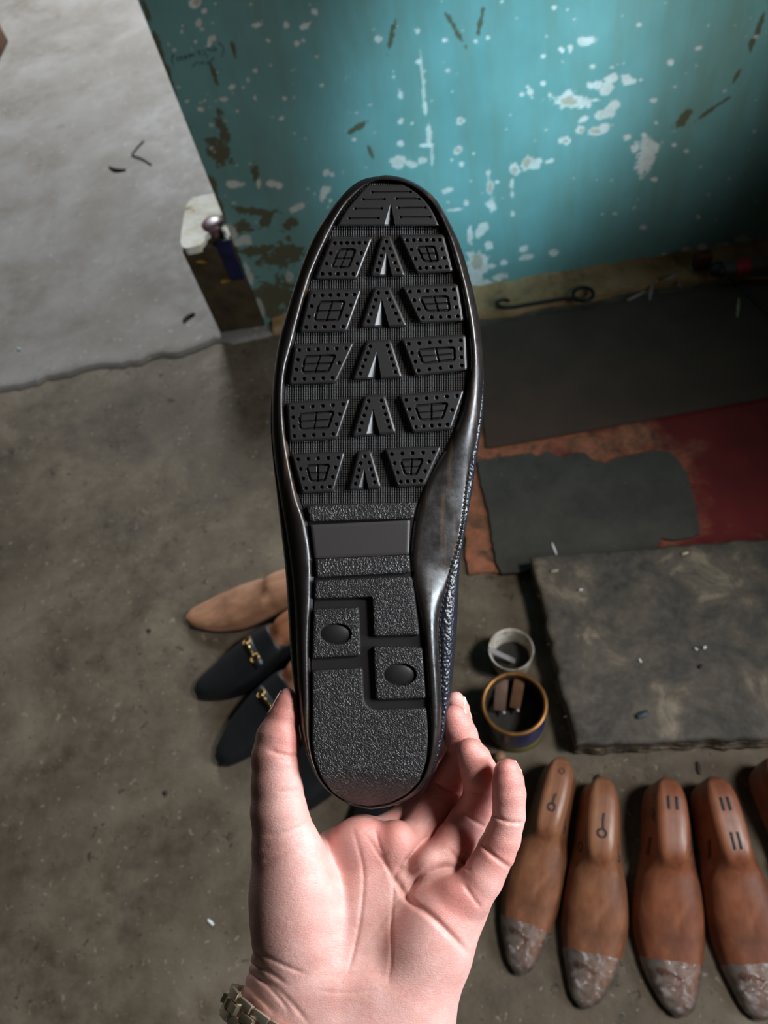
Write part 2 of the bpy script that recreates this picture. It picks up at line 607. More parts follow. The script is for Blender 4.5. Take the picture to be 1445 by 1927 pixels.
col = nb.mix(nb.math('MULTIPLY', ch, 0.92), col, nb.ramp(f2, [(0.3, (0.52, 0.47, 0.39)), (0.7, (0.68, 0.66, 0.60))]))
col = nb.mix(nb.math('MULTIPLY', nb.attr('core'), 0.8), col, (0.38, 0.30, 0.20))
col = nb.mix(nb.math('MULTIPLY', nb.attr('pen'), 0.8), col, (0.03, 0.03, 0.03))
nb.set(Base_Color=col, Roughness=0.55)
h = nb.math('ADD', nb.math('MULTIPLY', ch, -0.8), nb.math('MULTIPLY', f2, 0.25))
nb.bump(h, 0.5, 0.0015)
A = {k2: np.r_[a.ravel(), z12] for k2, a in dict(chip=chip, core=core, grime=grime, pen=pen).items()}
wl = mesh('wall_back', np.concatenate([wallV, ex]), np.concatenate([F, EF]), nb.m, smooth=False, attrs=A)
structure(wl)

# raw ochre kerb along the foot of the wall
M_kerb = concrete('ochre mortar', (0.33, 0.19, 0.075), (0.17, 0.085, 0.028), (0.42, 0.29, 0.16), 12, 0.85)
xs = np.linspace(-0.40, 2.5, 300)
prof = [(0, 0.0), (0.003, 0.012), (0.012, 0.017), (0.05, 0.019), (0.085, 0.022), (0.099, 0.026)]
yb = 1.270 + 0.028 * (xs + 0.1) + 0.075 * sstep(-0.02, -0.38, xs) + 0.006 * vnoise(xs * 25, xs * 0 + 2, 8)
V = np.array([[x, y0 + (WALL_Y - y0) * t / 0.099, z * (1 + 0.18 * n1)] for x, y0, n1 in zip(xs, np.minimum(yb, 1.335), vnoise(xs * 40, xs * 0 + 7, 9)) for t, z in prof])
structure(mesh('baseboard_back', V, grid_faces(len(xs), len(prof))[:, ::-1], M_kerb))

# pier at the end of the wall: whitewashed top, dark sides, a blue painted patch
post = thing('short_pier', 'short brown pier with whitewashed top standing at the end of the teal wall', 'pier', (-0.478, 1.44, 0))
M_pier = plain('dirty dark plaster', (0.050, 0.032, 0.012), 0.8, var=0.5, scale=30, bump=0.4, bscale=120, bdist=0.002)
M_white = NT('flaking whitewash')
c = M_white.ramp(M_white.noise(28, 5, 0.65), [(0.28, (0.34, 0.23, 0.10)), (0.38, (0.74, 0.68, 0.52)), (0.6, (0.88, 0.86, 0.78))])
M_white.set(Base_Color=c, Roughness=0.8)
M_white.bump(M_white.noise(90, 4), 0.5, 0.003)
M_white = M_white.m
M_blue = plain('old navy paint', (0.006, 0.008, 0.045), 0.45, var=0.4, scale=50)
V, Fc = box((-0.478, 1.447, 0.123), (0.112, 0.172, 0.246), 0.004)
mesh('shaft', V, Fc, M_pier, post, auto=40)
# cap: wavy-edged slab with a broken notch at the front right
pts = [(-0.536, 1.359), (-0.50, 1.357), (-0.481, 1.364), (-0.478, 1.395), (-0.442, 1.40), (-0.438, 1.372), (-0.424, 1.366), (-0.421, 1.42), (-0.422, 1.47), (-0.425, 1.50), (-0.423, 1.538), (-0.49, 1.541), (-0.537, 1.535), (-0.538, 1.45)]
V, Fc = prism(chaikin(pts, 2), 0.238, 0.256)
o = mesh('cap', V, Fc, M_white, post, auto=40)
V, Fc = box((-0.453, 1.447, 0.262), (0.05, 0.034, 0.014), 0.004)
mesh('mortar_lump', V, Fc, M_white, post, auto=40)
V, Fc = box((-0.440, 1.3605, 0.205), (0.032, 0.003, 0.105), 0.001)
mesh('paint_patch', V, Fc, M_blue, post)
M_rub = plain('ochre rub mark', (0.20, 0.11, 0.012), 0.8, var=0.4, scale=40)
for (x, z, rx, rz) in ((-0.498, 0.215, 0.014, 0.006), (-0.467, 0.155, 0.015, 0.006)):
    a = np.linspace(0, 2 * math.pi, 20, endpoint=False)
    w = 1 + 0.2 * np.sin(3 * a + x * 90)
    V = np.stack([x + rx * w * np.cos(a), np.full(20, 1.3598), z + rz * w * np.sin(a)], -1)
    mesh('rub_mark', np.concatenate([V, V + [0, .002, 0]]), [tuple(range(20))] + [(i, (i + 1) % 20, 20 + (i + 1) % 20, 20 + i) for i in range(20)], M_rub, post)
# mauve knob lying in the broken notch
M_mauve = plain('mauve plastic', (0.20, 0.11, 0.12), 0.35, var=0.2, scale=60)
V, Fc = lathe([(0.0, 0.034), (0.010, 0.0338), (0.020, 0.032), (0.0245, 0.028), (0.0235, 0.022), (0.018, 0.017), (0.014, 0.012), (0.015, 0.002), (0.013, 0), (0, 0)], (-0.459, 1.402, 0.2462), 32)
tag(mesh('knob', V, Fc, M_mauve), 'mauve round headed knob standing in the broken whitewashed pier top', 'knob')

# brown block at the far left on the slab
V, Fc = box((-1.60, 3.13, 0.05), (0.11, 0.17, 0.08), 0.006)
tag(mesh('wooden_block', V, Fc, plain('brown wood block', (0.16, 0.075, 0.04), 0.7, var=0.3)), 'brown wooden block on the pale slab at the left edge', 'block')


# ================================================================== SHEETS AND PAD ON THE FLOOR
def fpoly(pts, z=0.0):
    return np.array([on_floor(x, y, z)[:2] for x, y in pts])


def rough_poly(p, amp, freq, seed, step=0.006):
    """ragged copy of a closed polygon"""
    n = int(np.sum(np.linalg.norm(np.diff(np.r_[p, p[:1]], axis=0), axis=1)) / step)
    q = resample(p, n, True)
    return q + amp * np.stack([vnoise(q[:, 0] * freq, q[:, 1] * freq, seed), vnoise(q[:, 0] * freq, q[:, 1] * freq, seed + 1)], 1)


# red-painted board, worn to orange and brown towards its left part
nb = NT('worn red paint board')
sx = nb.n('ShaderNodeSeparateXYZ')
nb.link(nb.obj(), sx.inputs[0])
g = nb.math('ADD', nb.math('MULTIPLY', nb.noise(9, 6, 0.65, dist=0.5), 0.55), nb.math('MULTIPLY', sx.outputs[0], -0.62))
red = nb.ramp(nb.noise(14, 4), [(0.3, (0.11, 0.003, 0.003)), (0.7, (0.16, 0.007, 0.006))])
worn = nb.ramp(nb.noise(26, 6, 0.7, dist=0.7), [(0.34, (0.06, 0.030, 0.018)), (0.45, (0.20, 0.085, 0.04)), (0.58, (0.38, 0.12, 0.06)), (0.70, (0.26, 0.17, 0.10))])
nb.set(Base_Color=nb.mix(nb.ramp(g, [(0.01, (0, 0, 0)), (0.13, (1, 1, 1))]), red, worn), Roughness=0.7)
nb.bump(nb.noise(60, 5), 0.3, 0.002)
p = rough_poly(fpoly([(868, 640), (1100, 600), (1700, 520), (1800, 1000), (1445, 1024), (1015, 1047), (985, 1078), (880, 1082), (872, 900)]), 0.003, 60, 31)
V, Fc = prism(p, 0.0, 0.007)
bd = tag(mesh('painted_board', V, Fc, nb.m, auto=40), 'flat red painted board worn orange under the rubber sheets by the wall', 'board')

M_rub1 = plain('brown black rubber', (0.064, 0.037, 0.024), 0.78, var=0.18, scale=12, bump=0.12, bscale=250)
p = fpoly([(893, 616), (985, 598), (1100, 577), (1445, 521), (1700, 480), (1760, 690), (1445, 746), (1160, 799), (915, 843)], 0.013)
p = rough_poly(p, 0.0008, 30, 41, 0.012)
V, Fc = prism(p, 0.0078, 0.0125)
tag(mesh('rubber_sheet', V, Fc, M_rub1, auto=40), 'large dark brown rubber sheet lying flat along the foot of the teal wall', 'sheet')

n = NT('grey worn rubber')
f = n.noise(16, 6, 0.65)
col = n.ramp(f, [(0.3, (0.036, 0.033, 0.026)), (0.7, (0.066, 0.061, 0.049))])
col = n.mix(n.math('MULTIPLY', n.math('GREATER_THAN', n.noise(75, 4, 0.6), 0.70), 0.6), col, (0.19, 0.18, 0.15))
col = n.mix(n.math('MULTIPLY', n.math('GREATER_THAN', n.noise(34, 4, 0.6, dist=1.0), 0.67), 0.7), col, (0.018, 0.018, 0.016))
n.set(Base_Color=col, Roughness=0.72)
n.bump(n.noise(160, 4), 0.25, 0.001)
p = fpoly([(897, 868), (940, 862), (1000, 852), (1012, 861), (1030, 850), (1062, 862), (1075, 852), (1100, 853), (1120, 868), (1145, 872), (1160, 862), (1200, 855), (1240, 848), (1262, 852), (1290, 885), (1303, 930), (1312, 965),
           (1318, 1005), (1300, 1012), (1270, 1016), (1240, 1013), (1235, 1040), (1010, 1060), (990, 1075), (945, 1080), (935, 1062), (925, 1010), (918, 960), (905, 910)], 0.012)
p = rough_poly(p, 0.0015, 120, 51, 0.004)
V, Fc = prism(p, 0.0076, 0.0135)
tag(mesh('rubber_offcut', V, Fc, n.m, auto=40), 'torn edged grey rubber offcut lying on the worn red board', 'sheet')

# ---- thick worn work pad
n = NT('worn pad cover')
f = n.noise(13, 8, 0.66, dist=0.5)
f2 = n.noise(60, 5, 0.7)
col = n.ramp(f, [(0.34, (0.026, 0.022, 0.017)), (0.48, (0.058, 0.049, 0.038)), (0.57, (0.090, 0.071, 0.050)), (0.68, (0.23, 0.185, 0.13))])
col = n.mix(n.ramp(f2, [(0.45, (0, 0, 0)), (0.75, (0.6, 0.6, 0.6))]), col, n.mix(0.5, col, (0.20, 0.17, 0.13)))
col = n.mix(n.math('MULTIPLY', n.math('GREATER_THAN', n.noise(22, 5, 0.7, dist=1.2), 0.68), 0.35), col, (0.16, 0.075, 0.04))
n.set(Base_Color=col, Roughness=0.7)
n.bump(n.math('ADD', f, n.math('MULTIPLY', f2, 0.5)), 0.5, 0.004)
M_pad = n.m
M_core = plain('frayed pad core', (0.16, 0.125, 0.080), 0.9, var=0.55, scale=55, bump=0.8, bscale=130, bdist=0.004)
PT = 0.056
tp = np.array([(0.100, 0.624), (0.55, 0.604), (0.68, 0.598), (0.66, 0.282), (0.38, 0.288), (0.118, 0.300), (0.112, 0.40), (0.108, 0.50)])
pad = thing('work_pad', 'thick square worn black work pad with frayed sides behind the row of wooden lasts', 'pad', (0.38, 0.45, 0))
p = rough_poly(tp, 0.0032, 45, 61, 0.006)
cen = p.mean(0)


def ring_scale(p, k):
    d = p - cen
    return p - d / np.linalg.norm(d, axis=1, keepdims=True) * k


rings = [(0.003, 0.0435), (-0.0015, 0.047), (-0.001, 0.0515), (0.002, 0.0545), (0.007, PT - 0.0002), (0.02, PT), (0.06, PT - 0.001), (0.11, PT - 0.0015)]
V = np.concatenate([np.c_[ring_scale(p, k), np.full(len(p), z)] for k, z in rings])
V[:, 2] += 0.0014 * vnoise(V[:, 0] * 28, V[:, 1] * 28, 64) * (V[:, 2] > 0.05)
Fc = [tuple(q) for q in grid_faces(len(rings), len(p), True)]
Fc.append(tuple(range((len(rings) - 1) * len(p), len(rings) * len(p))))
Fc.append(tuple(range(len(p) - 1, -1, -1)))
mesh('cover', V, Fc, M_pad, pad, auto=60)
rings = [(0.006, 0.0), (-0.001, 0.003), (0.001, 0.012), (0.007, 0.016), (0.001, 0.021), (0.002, 0.03), (0.007, 0.034), (0.002, 0.038), (0.004, 0.0445)]
V = []
for i, (k, z) in enumerate(rings):
    q = ring_scale(p, k)
    w = 0.0028 * np.stack([vnoise(q[:, 0] * 90, q[:, 1] * 90 + i * 3.1, 66), vnoise(q[:, 0] * 90 + i * 5.3, q[:, 1] * 90, 67)], 1)
    V.append(np.c_[q + w, np.full(len(p), z)])
Fc = [tuple(q) for q in grid_faces(len(rings), len(p), True)] + [tuple(range(len(p) - 1, -1, -1)), tuple(range((len(rings) - 1) * len(p), len(rings) * len(p)))]
mesh('core', np.concatenate(V), Fc, M_core, pad)
# frayed tufts along the torn left edge
tv = []
for i in range(34):
    t = rng.uniform(0, 1)
    b0 = np.array([0.108 + 0.008 * t * 0.5, 0.62 - 0.31 * t, rng.uniform(0.02, 0.05)])
    d = np.array([-rng.uniform(.5, 1), rng.uniform(-.6, .6), rng.uniform(-.5, .3)])
    L = rng.uniform(0.004, 0.011)
    tv.append(tube([b0 + [0.004, 0, 0], b0 + d * L * 0.5, b0 + d * L + [0, 0, -0.003]], [0.0012, 0.0012, 0.0005], 5))
V, Fc, _ = merge(tv)
o = mesh('frayed_edge', V, Fc, M_core, pad)
o['kind'] = 'stuff'

# ================================================================== TINS
M_tin = plain('blue printed tin', (0.020, 0.022, 0.11), 0.3, var=0.3, scale=40)
M_rim = plain('coppery tin rim', (0.30, 0.145, 0.045), 0.42, 0.75, var=0.35, scale=70)
M_dark = plain('dark dried glue', (0.020, 0.017, 0.012), 0.45, var=0.4, scale=60)
M_gold = plain('dull gold tin wall', (0.22, 0.155, 0.06), 0.35, 0.7, var=0.3, scale=90)
C = np.array([0.035, 0.357, 0.0])
can = thing('glue_tin', 'round blue tin with coppery rim holding two wooden sticks beside the worn pad', 'tin', tuple(C))
V, Fc = lathe([(0.0, 0.0005), (0.046, 0.0005), (0.0475, 0.002), (0.0475, 0.004), (0.0468, 0.006), (0.0468, 0.094), (0.047, 0.097), (0.0445, 0.097), (0.0440, 0.09), (0.0440, 0.004), (0.0, 0.004)], C, 56)
mesh('body', V, Fc, M_gold, can, auto=50)
V, Fc = lathe([(0.0469, 0.026), (0.0472, 0.026), (0.0472, 0.088), (0.0469, 0.088)], C, 56)
mesh('label', V, Fc, M_tin, can, auto=50)
M_yel = plain('yellow green print', (0.20, 0.18, 0.02), 0.4)
V, Fc = lathe([(0.0469, 0.008), (0.0473, 0.008), (0.0473, 0.026), (0.0469, 0.026)], C, 56)
mesh('printed_band', V, Fc, M_yel, can, auto=50)
a = np.linspace(0, 2 * math.pi, 64, endpoint=False)
V, Fc = tube(np.stack([C[0] + 0.0462 * np.cos(a), C[1] + 0.0462 * np.sin(a), np.full(64, 0.098)], 1), 0.0033, 10, close=True)
mesh('rim', V, Fc, M_rim, can)
V, Fc = lathe([(0.0436, 0.030), (0.03, 0.0295), (0.0, 0.029)], C, 40)
mesh('glue', V, [tuple(reversed(q)) for q in Fc], M_dark, can)
# inner coating
V, Fc = lathe([(0.0438, 0.012), (0.0438, 0.092)], C, 56)
mesh('lining', V, [tuple(reversed(q)) for q in Fc], plain('stained lining', (0.05, 0.042, 0.03), 0.4, 0.3, var=0.5, scale=40), can)


def stick_between(name, label, a, b, w, t, m, group=None, tip=None):
    a, b = np.array(a, float), np.array(b, float)
    d = b - a
    L = np.linalg.norm(d)
    d /= L
    s = np.cross(d, [0, 0, 1.0])
    s /= np.linalg.norm(s)
    u = np.cross(s, d)
    if u[2] < 0:
        u = -u
    root = thing(name, label, 'stick', tuple(a), group=group)
    V, Fc = box((a + b) / 2, (L, w, t), min(w, t) * 0.12, np.array([d, s, u]))
    mesh('shaft', V, Fc, m, root, auto=40)
    if tip is not None:
        V, Fc = lathe([(0, -.0024), (.0017, -.0017), (.0024, 0), (.0017, .0017), (0, .0024)], a + s * tip - d * 0.0015 + u * t * 0.5, 14)
        mesh('pin_tip', V, Fc, M_steel, root)
    return root


M_steel = plain('bright steel', (0.85, 0.86, 0.92), 0.22, 0.25)
M_wst = plain('brown stick wood', (0.20, 0.105, 0.055), 0.6, var=0.3, scale=50, bump=0.2)
M_wst2 = plain('grey brown stick wood', (0.15, 0.09, 0.065), 0.65, var=0.3, scale=50, bump=0.2)
p0 = on_floor(969, 1330, 0.045)
p1 = on_floor(981, 1264, 0.088)
stick_between('wooden_stick', 'light brown square stick leaning in the blue tin against the far rim', p0, p1, 0.0165, 0.012, M_wst, 'sticks in the tin', 0.006)
p0 = on_floor(940, 1335, 0.045)
p1 = on_floor(945, 1277, 0.080)
stick_between('wooden_stick', 'greyish brown shorter stick in the blue tin, left of the lighter one', p0, p1, 0.0185, 0.011, M_wst2, 'sticks in the tin', 0.0075)

# small white pot behind the tin with a stirring stick lying in it
C2 = np.array([0.0435, 0.4585, 0.0])
M_pot = NT('dirty white plastic')
c = M_pot.ramp(M_pot.noise(45, 5, 0.65), [(0.35, (0.25, 0.19, 0.11)), (0.48, (0.55, 0.50, 0.42)), (0.7, (0.74, 0.71, 0.66))])
M_pot.set(Base_Color=c, Roughness=0.5)
M_pot = M_pot.m
pot = thing('plastic_pot', 'small dirty white plastic pot behind the blue tin', 'pot', tuple(C2))
V, Fc = lathe([(0.0, 0.0005), (0.030, 0.0005), (0.031, 0.002), (0.0355, 0.056), (0.0365, 0.058), (0.0355, 0.060), (0.0335, 0.058), (0.0322, 0.052), (0.029, 0.004), (0.0, 0.004)], C2, 48)
mesh('body', V, Fc, M_pot, pot, auto=60)
V, Fc = lathe([(0.0298, 0.018), (0.015, 0.017), (0.0, 0.0165)], C2, 32)
mesh('glue', V, [tuple(reversed(q)) for q in Fc], M_dark, pot)
stick_between('stirring_stick', 'grey flat stirring stick lying in the small white pot', (C2[0] + 0.004, C2[1] - 0.010, 0.030), (C2[0] - 0.036, C2[1] + 0.003, 0.062), 0.008, 0.003, plain('grey stick wood', (0.22, 0.20, 0.20), 0.6, var=0.2))

# round wooden peg end showing between the fingers and the tin
c = on_floor(941, 1424, 0.02)
V, Fc = lathe([(0, 0.0), (0.008, 0.0), (0.0095, 0.004), (0.0095, 0.016), (0.0085, 0.021), (0.005, 0.0245), (0, 0.0255)], (c[0], c[1], 0), 24)
tag(mesh('wooden_peg', V, Fc, plain('peg wood', (0.30, 0.16, 0.09), 0.6, var=0.25, scale=60)), 'small round brown wooden peg on the floor in front of the blue tin', 'peg')

# ================================================================== TOOLS BY THE WALL
M_iron = plain('black iron', (0.022, 0.019, 0.016), 0.5, 0.6, var=0.4, scale=80)


def zp(px, py, z):
    return on_floor(px, py, z)


zk = 0.0235
ringc = zp(1097, 555, zk + 0.004)
a = np.linspace(0, 2 * math.pi, 33)[:-1]
hook = thing('iron_hook', 'black iron hook with a ring end lying on the ochre kerb under the teal wall', 'hook', tuple(zp(1000, 570, zk)))
V, Fc = tube(np.stack([ringc[0] + 0.0215 * np.cos(a), ringc[1] + 0.021 * np.sin(a), np.full(32, zk + 0.006)], 1), 0.0044, 10, close=True)
mesh('ring', V, Fc, M_iron, hook)
path = [zp(1078, 560, zk + 0.006), zp(1050, 564, zk + 0.005), zp(1000, 572, zk + 0.004), zp(958, 580, zk + 0.004), zp(938, 577, zk + 0.005), zp(934, 568, zk + 0.006), zp(946, 563, zk + 0.006), zp(958, 566, zk + 0.006)]
V, Fc = tube(chaikin(path, 2, False), 0.0038, 10)
mesh('shank', V, Fc, M_iron, hook)

# small brown block in front of the wall at right
c = zp(1318, 497, 0.03)
V, Fc = box((c[0], c[1] - 0.004, 0.044), (0.036, 0.022, 0.036), 0.003)
tag(mesh('brown_block', V, Fc, plain('dark red brown wood', (0.085, 0.022, 0.012), 0.6, var=0.3)), 'small dark red brown block standing on the ochre kerb against the teal wall', 'block')

# hand tool with a black knob, grey handle and red band
M_grey = plain('grey handle', (0.075, 0.072, 0.062), 0.6, var=0.25)
M_redt = plain('red tape', (0.42, 0.02, 0.025), 0.5, var=0.15)
M_blk = plain('black rubber knob', (0.010, 0.010, 0.010), 0.5)
ta, tb = zp(1352, 508, 0.046), zp(1520, 484, 0.046)
d = (tb - ta) / np.linalg.norm(tb - ta)
tool = thing('hand_tool', 'grey handled tool with red band and black knob lying by the wall at right', 'tool', tuple(ta))
V, Fc = tube([ta, tb], 0.0155, 20)
mesh('handle', V, Fc, M_grey, tool, auto=40)
r0 = zp(1383, 503, 0.046)
s0 = (r0 - ta) @ d
V, Fc = tube([ta + d * s0, ta + d * (s0 + 0.028)], 0.0168, 20)
mesh('band', V, Fc, M_redt, tool, auto=40)
V, Fc = lathe([(0, -0.014), (0.010, -0.012), (0.0175, -0.005), (0.019, 0.002), (0.016, 0.010), (0.008, 0.015), (0, 0.016)], ta, 24)
mesh('knob', V, Fc, M_blk, tool)
M_cane = plain('cane', (0.32, 0.20, 0.06), 0.5, var=0.2)
V, Fc = tube([zp(1400, 523, 0.0172), zp(1445, 523, 0.0172), zp(1500, 524, 0.0172)], 0.0036, 10)
tag(mesh('cane_stick', V, Fc, M_cane), 'thin yellow cane stick in front of the grey handled tool', 'stick')
V, Fc = tube(chaikin([zp(1368, 521, 0.016), zp(1400, 545, 0.016), zp(1440, 585, 0.016), zp(1480, 620, 0.016)], 2, False), 0.003, 8)
tag(mesh('black_string', V, Fc, M_blk), 'black string trailing over the brown rubber sheet at right', 'string')

# ================================================================== SCRAPS
M_pale = plain('pale wood shaving', (0.40, 0.35, 0.24), 0.7, var=0.2)
M_shav = plain('grey leather shaving', (0.30, 0.25, 0.22), 0.7, var=0.2)
M_wht = plain('white scrap', (0.75, 0.75, 0.74), 0.5)
M_drk = plain('dark shaving', (0.020, 0.017, 0.015), 0.7)


def sliver(name, label, a, b, z, w, t, m, group=None, bend=0.0, cat='scrap'):
    A, B = zp(*a, z), zp(*b, z)
    d = (B - A)[:2]
    L = np.linalg.norm(d)
    d = d / L
    s = np.array([-d[1], d[0]])
    V, Fc = [], []
    K = 6
    for i in range(K + 1):
        t0 = i / K
        c = A[:2] + d * L * t0 + s * bend * math.sin(math.pi * t0)
        ww = w * (0.55 + 0.45 * math.sin(math.pi * min(0.95, max(0.1, t0)))) / 2
        zz = z + 0.35 * abs(bend) * math.sin(math.pi * t0)
        for (u, h) in ((-1, 0), (1, 0), (1, 1), (-1, 1)):
            V.append((*(c + s * ww * u), zz + h * t))
    for i in range(K):
        for j in range(4):
            Fc.append((i * 4 + j, i * 4 + (j + 1) % 4, i * 4 + 4 + (j + 1) % 4, i * 4 + 4 + j))
    Fc += [(3, 2, 1, 0), (K * 4, K * 4 + 1, K * 4 + 2, K * 4 + 3)]
    o = tag(mesh(name, V, Fc, m), label, cat, group)
    recalc(o)
    return o


zs, zo, zd = 0.0128, 0.0138, PT + 0.0005
SL = 'shavings by the wall'
sliver('leather_shaving', 'longer pale shaving slanting on the top edge of the brown rubber sheet', (1180, 566), (1214, 549), zs, 0.009, 0.002, M_shav, SL)
sliver('leather_shaving', 'upright pale shaving touching the slanting one on the brown rubber sheet', (1222, 566), (1226, 535), zs, 0.008, 0.002, M_shav, SL)
sliver('leather_shaving', 'broad whitish shaving on the ochre kerb, left of the brown block', (1250, 527), (1274, 518), 0.0268, 0.009, 0.002, M_shav, SL)
sliver('leather_shaving', 'short thin shaving below the broad whitish one near the ochre kerb', (1273, 530), (1283, 543), zs, 0.004, 0.002, M_shav, SL)
sliver('wood_sliver', 'yellowish sliver lying alone on the right of the brown rubber sheet', (1390, 562), (1387, 598), zs, 0.006, 0.002, M_pale)
sliver('wood_sliver', 'pale sliver on the grey rubber offcut above the pad corner', (1038, 1022), (1047, 1044), zo, 0.004, 0.0015, M_wht)
SP = 'scraps on the work pad'
sliver('wood_chip', 'yellow chip near the top left corner of the work pad', (1036, 1076), (1050, 1074), zd, 0.005, 0.002, M_pale, SP)
sliver('wood_chip', 'yellowish chip at the top right edge of the work pad', (1282, 1044), (1295, 1040), zd, 0.005, 0.002, M_pale, SP)
sliver('metal_chip', 'shiny chip in the upper left part of the work pad', (1089, 1111), (1096, 1110), zd, 0.003, 0.002, M_wht, SP)
sliver('metal_chip', 'shiny chip near the middle of the work pad', (1202, 1240), (1206, 1247), zd, 0.003, 0.002, M_wht, SP)
sliver('metal_chip', 'left shiny chip of the pair on the right of the work pad', (1307, 1220), (1312, 1224), zd, 0.003, 0.002, M_wht, SP)
sliver('metal_chip', 'right shiny chip of the pair on the right of the work pad', (1323, 1221), (1328, 1217), zd, 0.004, 0.002, M_wht, SP)
sliver('leather_scrap', 'dark bluish scrap near the front edge of the work pad', (1198, 1350), (1220, 1340), zd, 0.010, 0.002, plain('blue grey leather', (0.03, 0.045, 0.055), 0.6), SP)
sliver('leather_scrap', 'tiny dark scrap below the pair of shiny chips on the pad', (1316, 1258), (1321, 1251), zd, 0.005, 0.002, M_drk, SP)
sliver('leather_shaving', 'dark curled shaving on the slab left of the short pier', (345, 606), (366, 590), 0.010, 0.008, 0.003, M_drk, bend=0.004)
sliver('leather_shaving', 'small dark shaving on the slab beside the bent wire', (206, 314), (236, 320), 0.010, 0.010, 0.003, plain('brown shaving', (0.07, 0.055, 0.04), 0.7), bend=-0.008)
sliver('leather_scrap', 'small black scrap on the floor behind the second wooden last', (1118, 1470), (1128, 1459), 0.0005, 0.008, 0.002, M_drk)
sliver('leather_scrap', 'thin black scrap on the floor between the pad and the wooden lasts', (1312, 1434), (1315, 1458), 0.0005, 0.006, 0.002, M_drk)
sliver('plastic_scrap', 'tiny white scrap on the bare floor left of the wrist', (391, 1731), (402, 1741), 0.0005, 0.005, 0.0015, M_wht)
sliver('plastic_scrap', 'tiny pale scrap on the slab near the left edge', (33, 656), (38, 659), 0.0095, 0.006, 0.002, plain('pale blue scrap', (0.4, 0.5, 0.52), 0.6))
c = on_floor(311, 1492)
V, Fc = lathe([(0, 0), (0.0042, 0), (0.0045, 0.001), (0.003, 0.0025), (0, 0.003)], (c[0], c[1], 0.0002), 20)
tag(mesh('black_tack', V, Fc, M_drk), 'black round tack head on the bare floor below the dark loafers', 'tack')
c = on_floor(280, 1187)
V, Fc = lathe([(0, 0), (0.0042, 0), (0.0045, 0.001), (0.003, 0.0025), (0, 0.003)], (c[0], c[1], 0.0002), 12)
tag(mesh('dark_crumb', V, Fc, plain('dark crumb', (0.03, 0.018, 0.02), 0.8)), 'dark crumb on the floor left of the tan wooden last', 'scrap')
V, Fc = tube(chaikin([zp(270, 264, 0.013), zp(258, 276, 0.012), zp(249, 288, 0.0125), (zp(247, 291, 0.0125)), zp(252, 293, 0.0125), zp(268, 298, 0.013), zp(284, 309, 0.012)], 2, False), 0.0022, 8)
tag(mesh('bent_wire', V, Fc, plain('grey wire', (0.06, 0.06, 0.065), 0.5, 0.5)), 'bent dark wire on the pale slab left of the wall edge', 'wire')


# ================================================================== WOODEN LASTS
def itp(tab, s):
    t = np.asarray(tab, float)
    return np.interp(s, t[:, 0], t[:, 1])


def smooth_tab(tab, s):
    """monotone-ish smooth interpolation by averaging linear interpolation"""
    w = 0.02
    return (itp(tab, np.clip(s - w, 0, 1)) + 2 * itp(tab, s) + itp(tab, np.clip(s + w, 0, 1))) / 4


W_T = [(0, 0), (.006, .009), (.02, .0165), (.05, .0235), (.1, .0278), (.2, .0298), (.32, .0312), (.42, .0350), (.50, .0388), (.57, .0408), (.63, .0415), (.70, .0402), (.80, .0350), (.87, .0285), (.93, .0215), (.97, .0155), (.99, .0095), (1, 0)]
H_T = [(0, .045), (.006, .062), (.02, .073), (.05, .081), (.10, .087), (.2, .0885), (.32, .087), (.38, .084), (.405, .079), (.43, .0705), (.47, .0655), (.54, .058), (.62, .049), (.72, .0385), (.82, .030), (.90, .0245), (.96, .0205), (.99, .017), (1, .012)]
Z_T = [(0, .020), (.01, .014), (.04, .011), (.25, .010), (.42, .007), (.6, .0015), (.7, .0005), (.82, .002), (.93, .006), (1, .0095)]
T_T = [(0, 0), (.01, .005), (.03, .0095), (.06, .0128), (.12, .0155), (.22, .0165), (.32, .0155), (.38, .0130), (.405, .0095), (.43, .0080), (.48, .0105), (.6, .0150), (.75, .0150), (.88, .0105), (.96, .0060), (1, 0)]
C_T = [(0, 0), (.2, .0), (.45, .0015), (.65, .003), (.85, .001), (1, -.004)]
LAST_L = 0.287
NS, NR = 84, 48


def last_ring(s, off=0.0, hand=1.0):
    w = smooth_tab(W_T, s) + off
    h = smooth_tab(H_T, s) + off
    z = itp(Z_T, s) - off * 0.6
    t = smooth_tab(T_T, s)
    c = smooth_tab(C_T, s) * hand
    H = h - z
    cone = 1 - sstep(.38, .46, s)
    mid = t + (w - t) * (0.34 * cone + 0.74 * (1 - cone))
    low = w * (0.97 * (1 - cone) + 0.90 * cone)
    half = [(0, z), (w * .55, z), (w * .88, z + .02 * H), (w, z + .16 * H), (low, z + .36 * H), (mid + (low - mid) * .35, z + .58 * H), (mid, z + .76 * H * (1 - .0 * cone)),
            (t + (mid - t) * .12 * cone + (mid - t) * .45 * (1 - cone), z + (.975 * cone + .925 * (1 - cone)) * H), (t * .86, z + (.999 * cone + .985 * (1 - cone)) * H), (0, z + H)]
    half = np.array(half)
    full = np.concatenate([half, np.c_[-half[-2:0:-1, 0], half[-2:0:-1, 1]]])
    full = chaikin(full, 2)
    full = resample(full, NR, True)
    k = np.argmin(np.abs(full[:, 0]) + 10 * (full[:, 1] > z + H * .5))
    full = np.roll(full, -k, 0)
    return np.c_[full[:, 0] + c, full[:, 1]]


SS = np.r_[0.0008, 0.003, 0.008, 0.016, 0.028, np.linspace(0.045, 0.955, NS - 10), 0.97, 0.982, 0.991, 0.996, 0.9995]


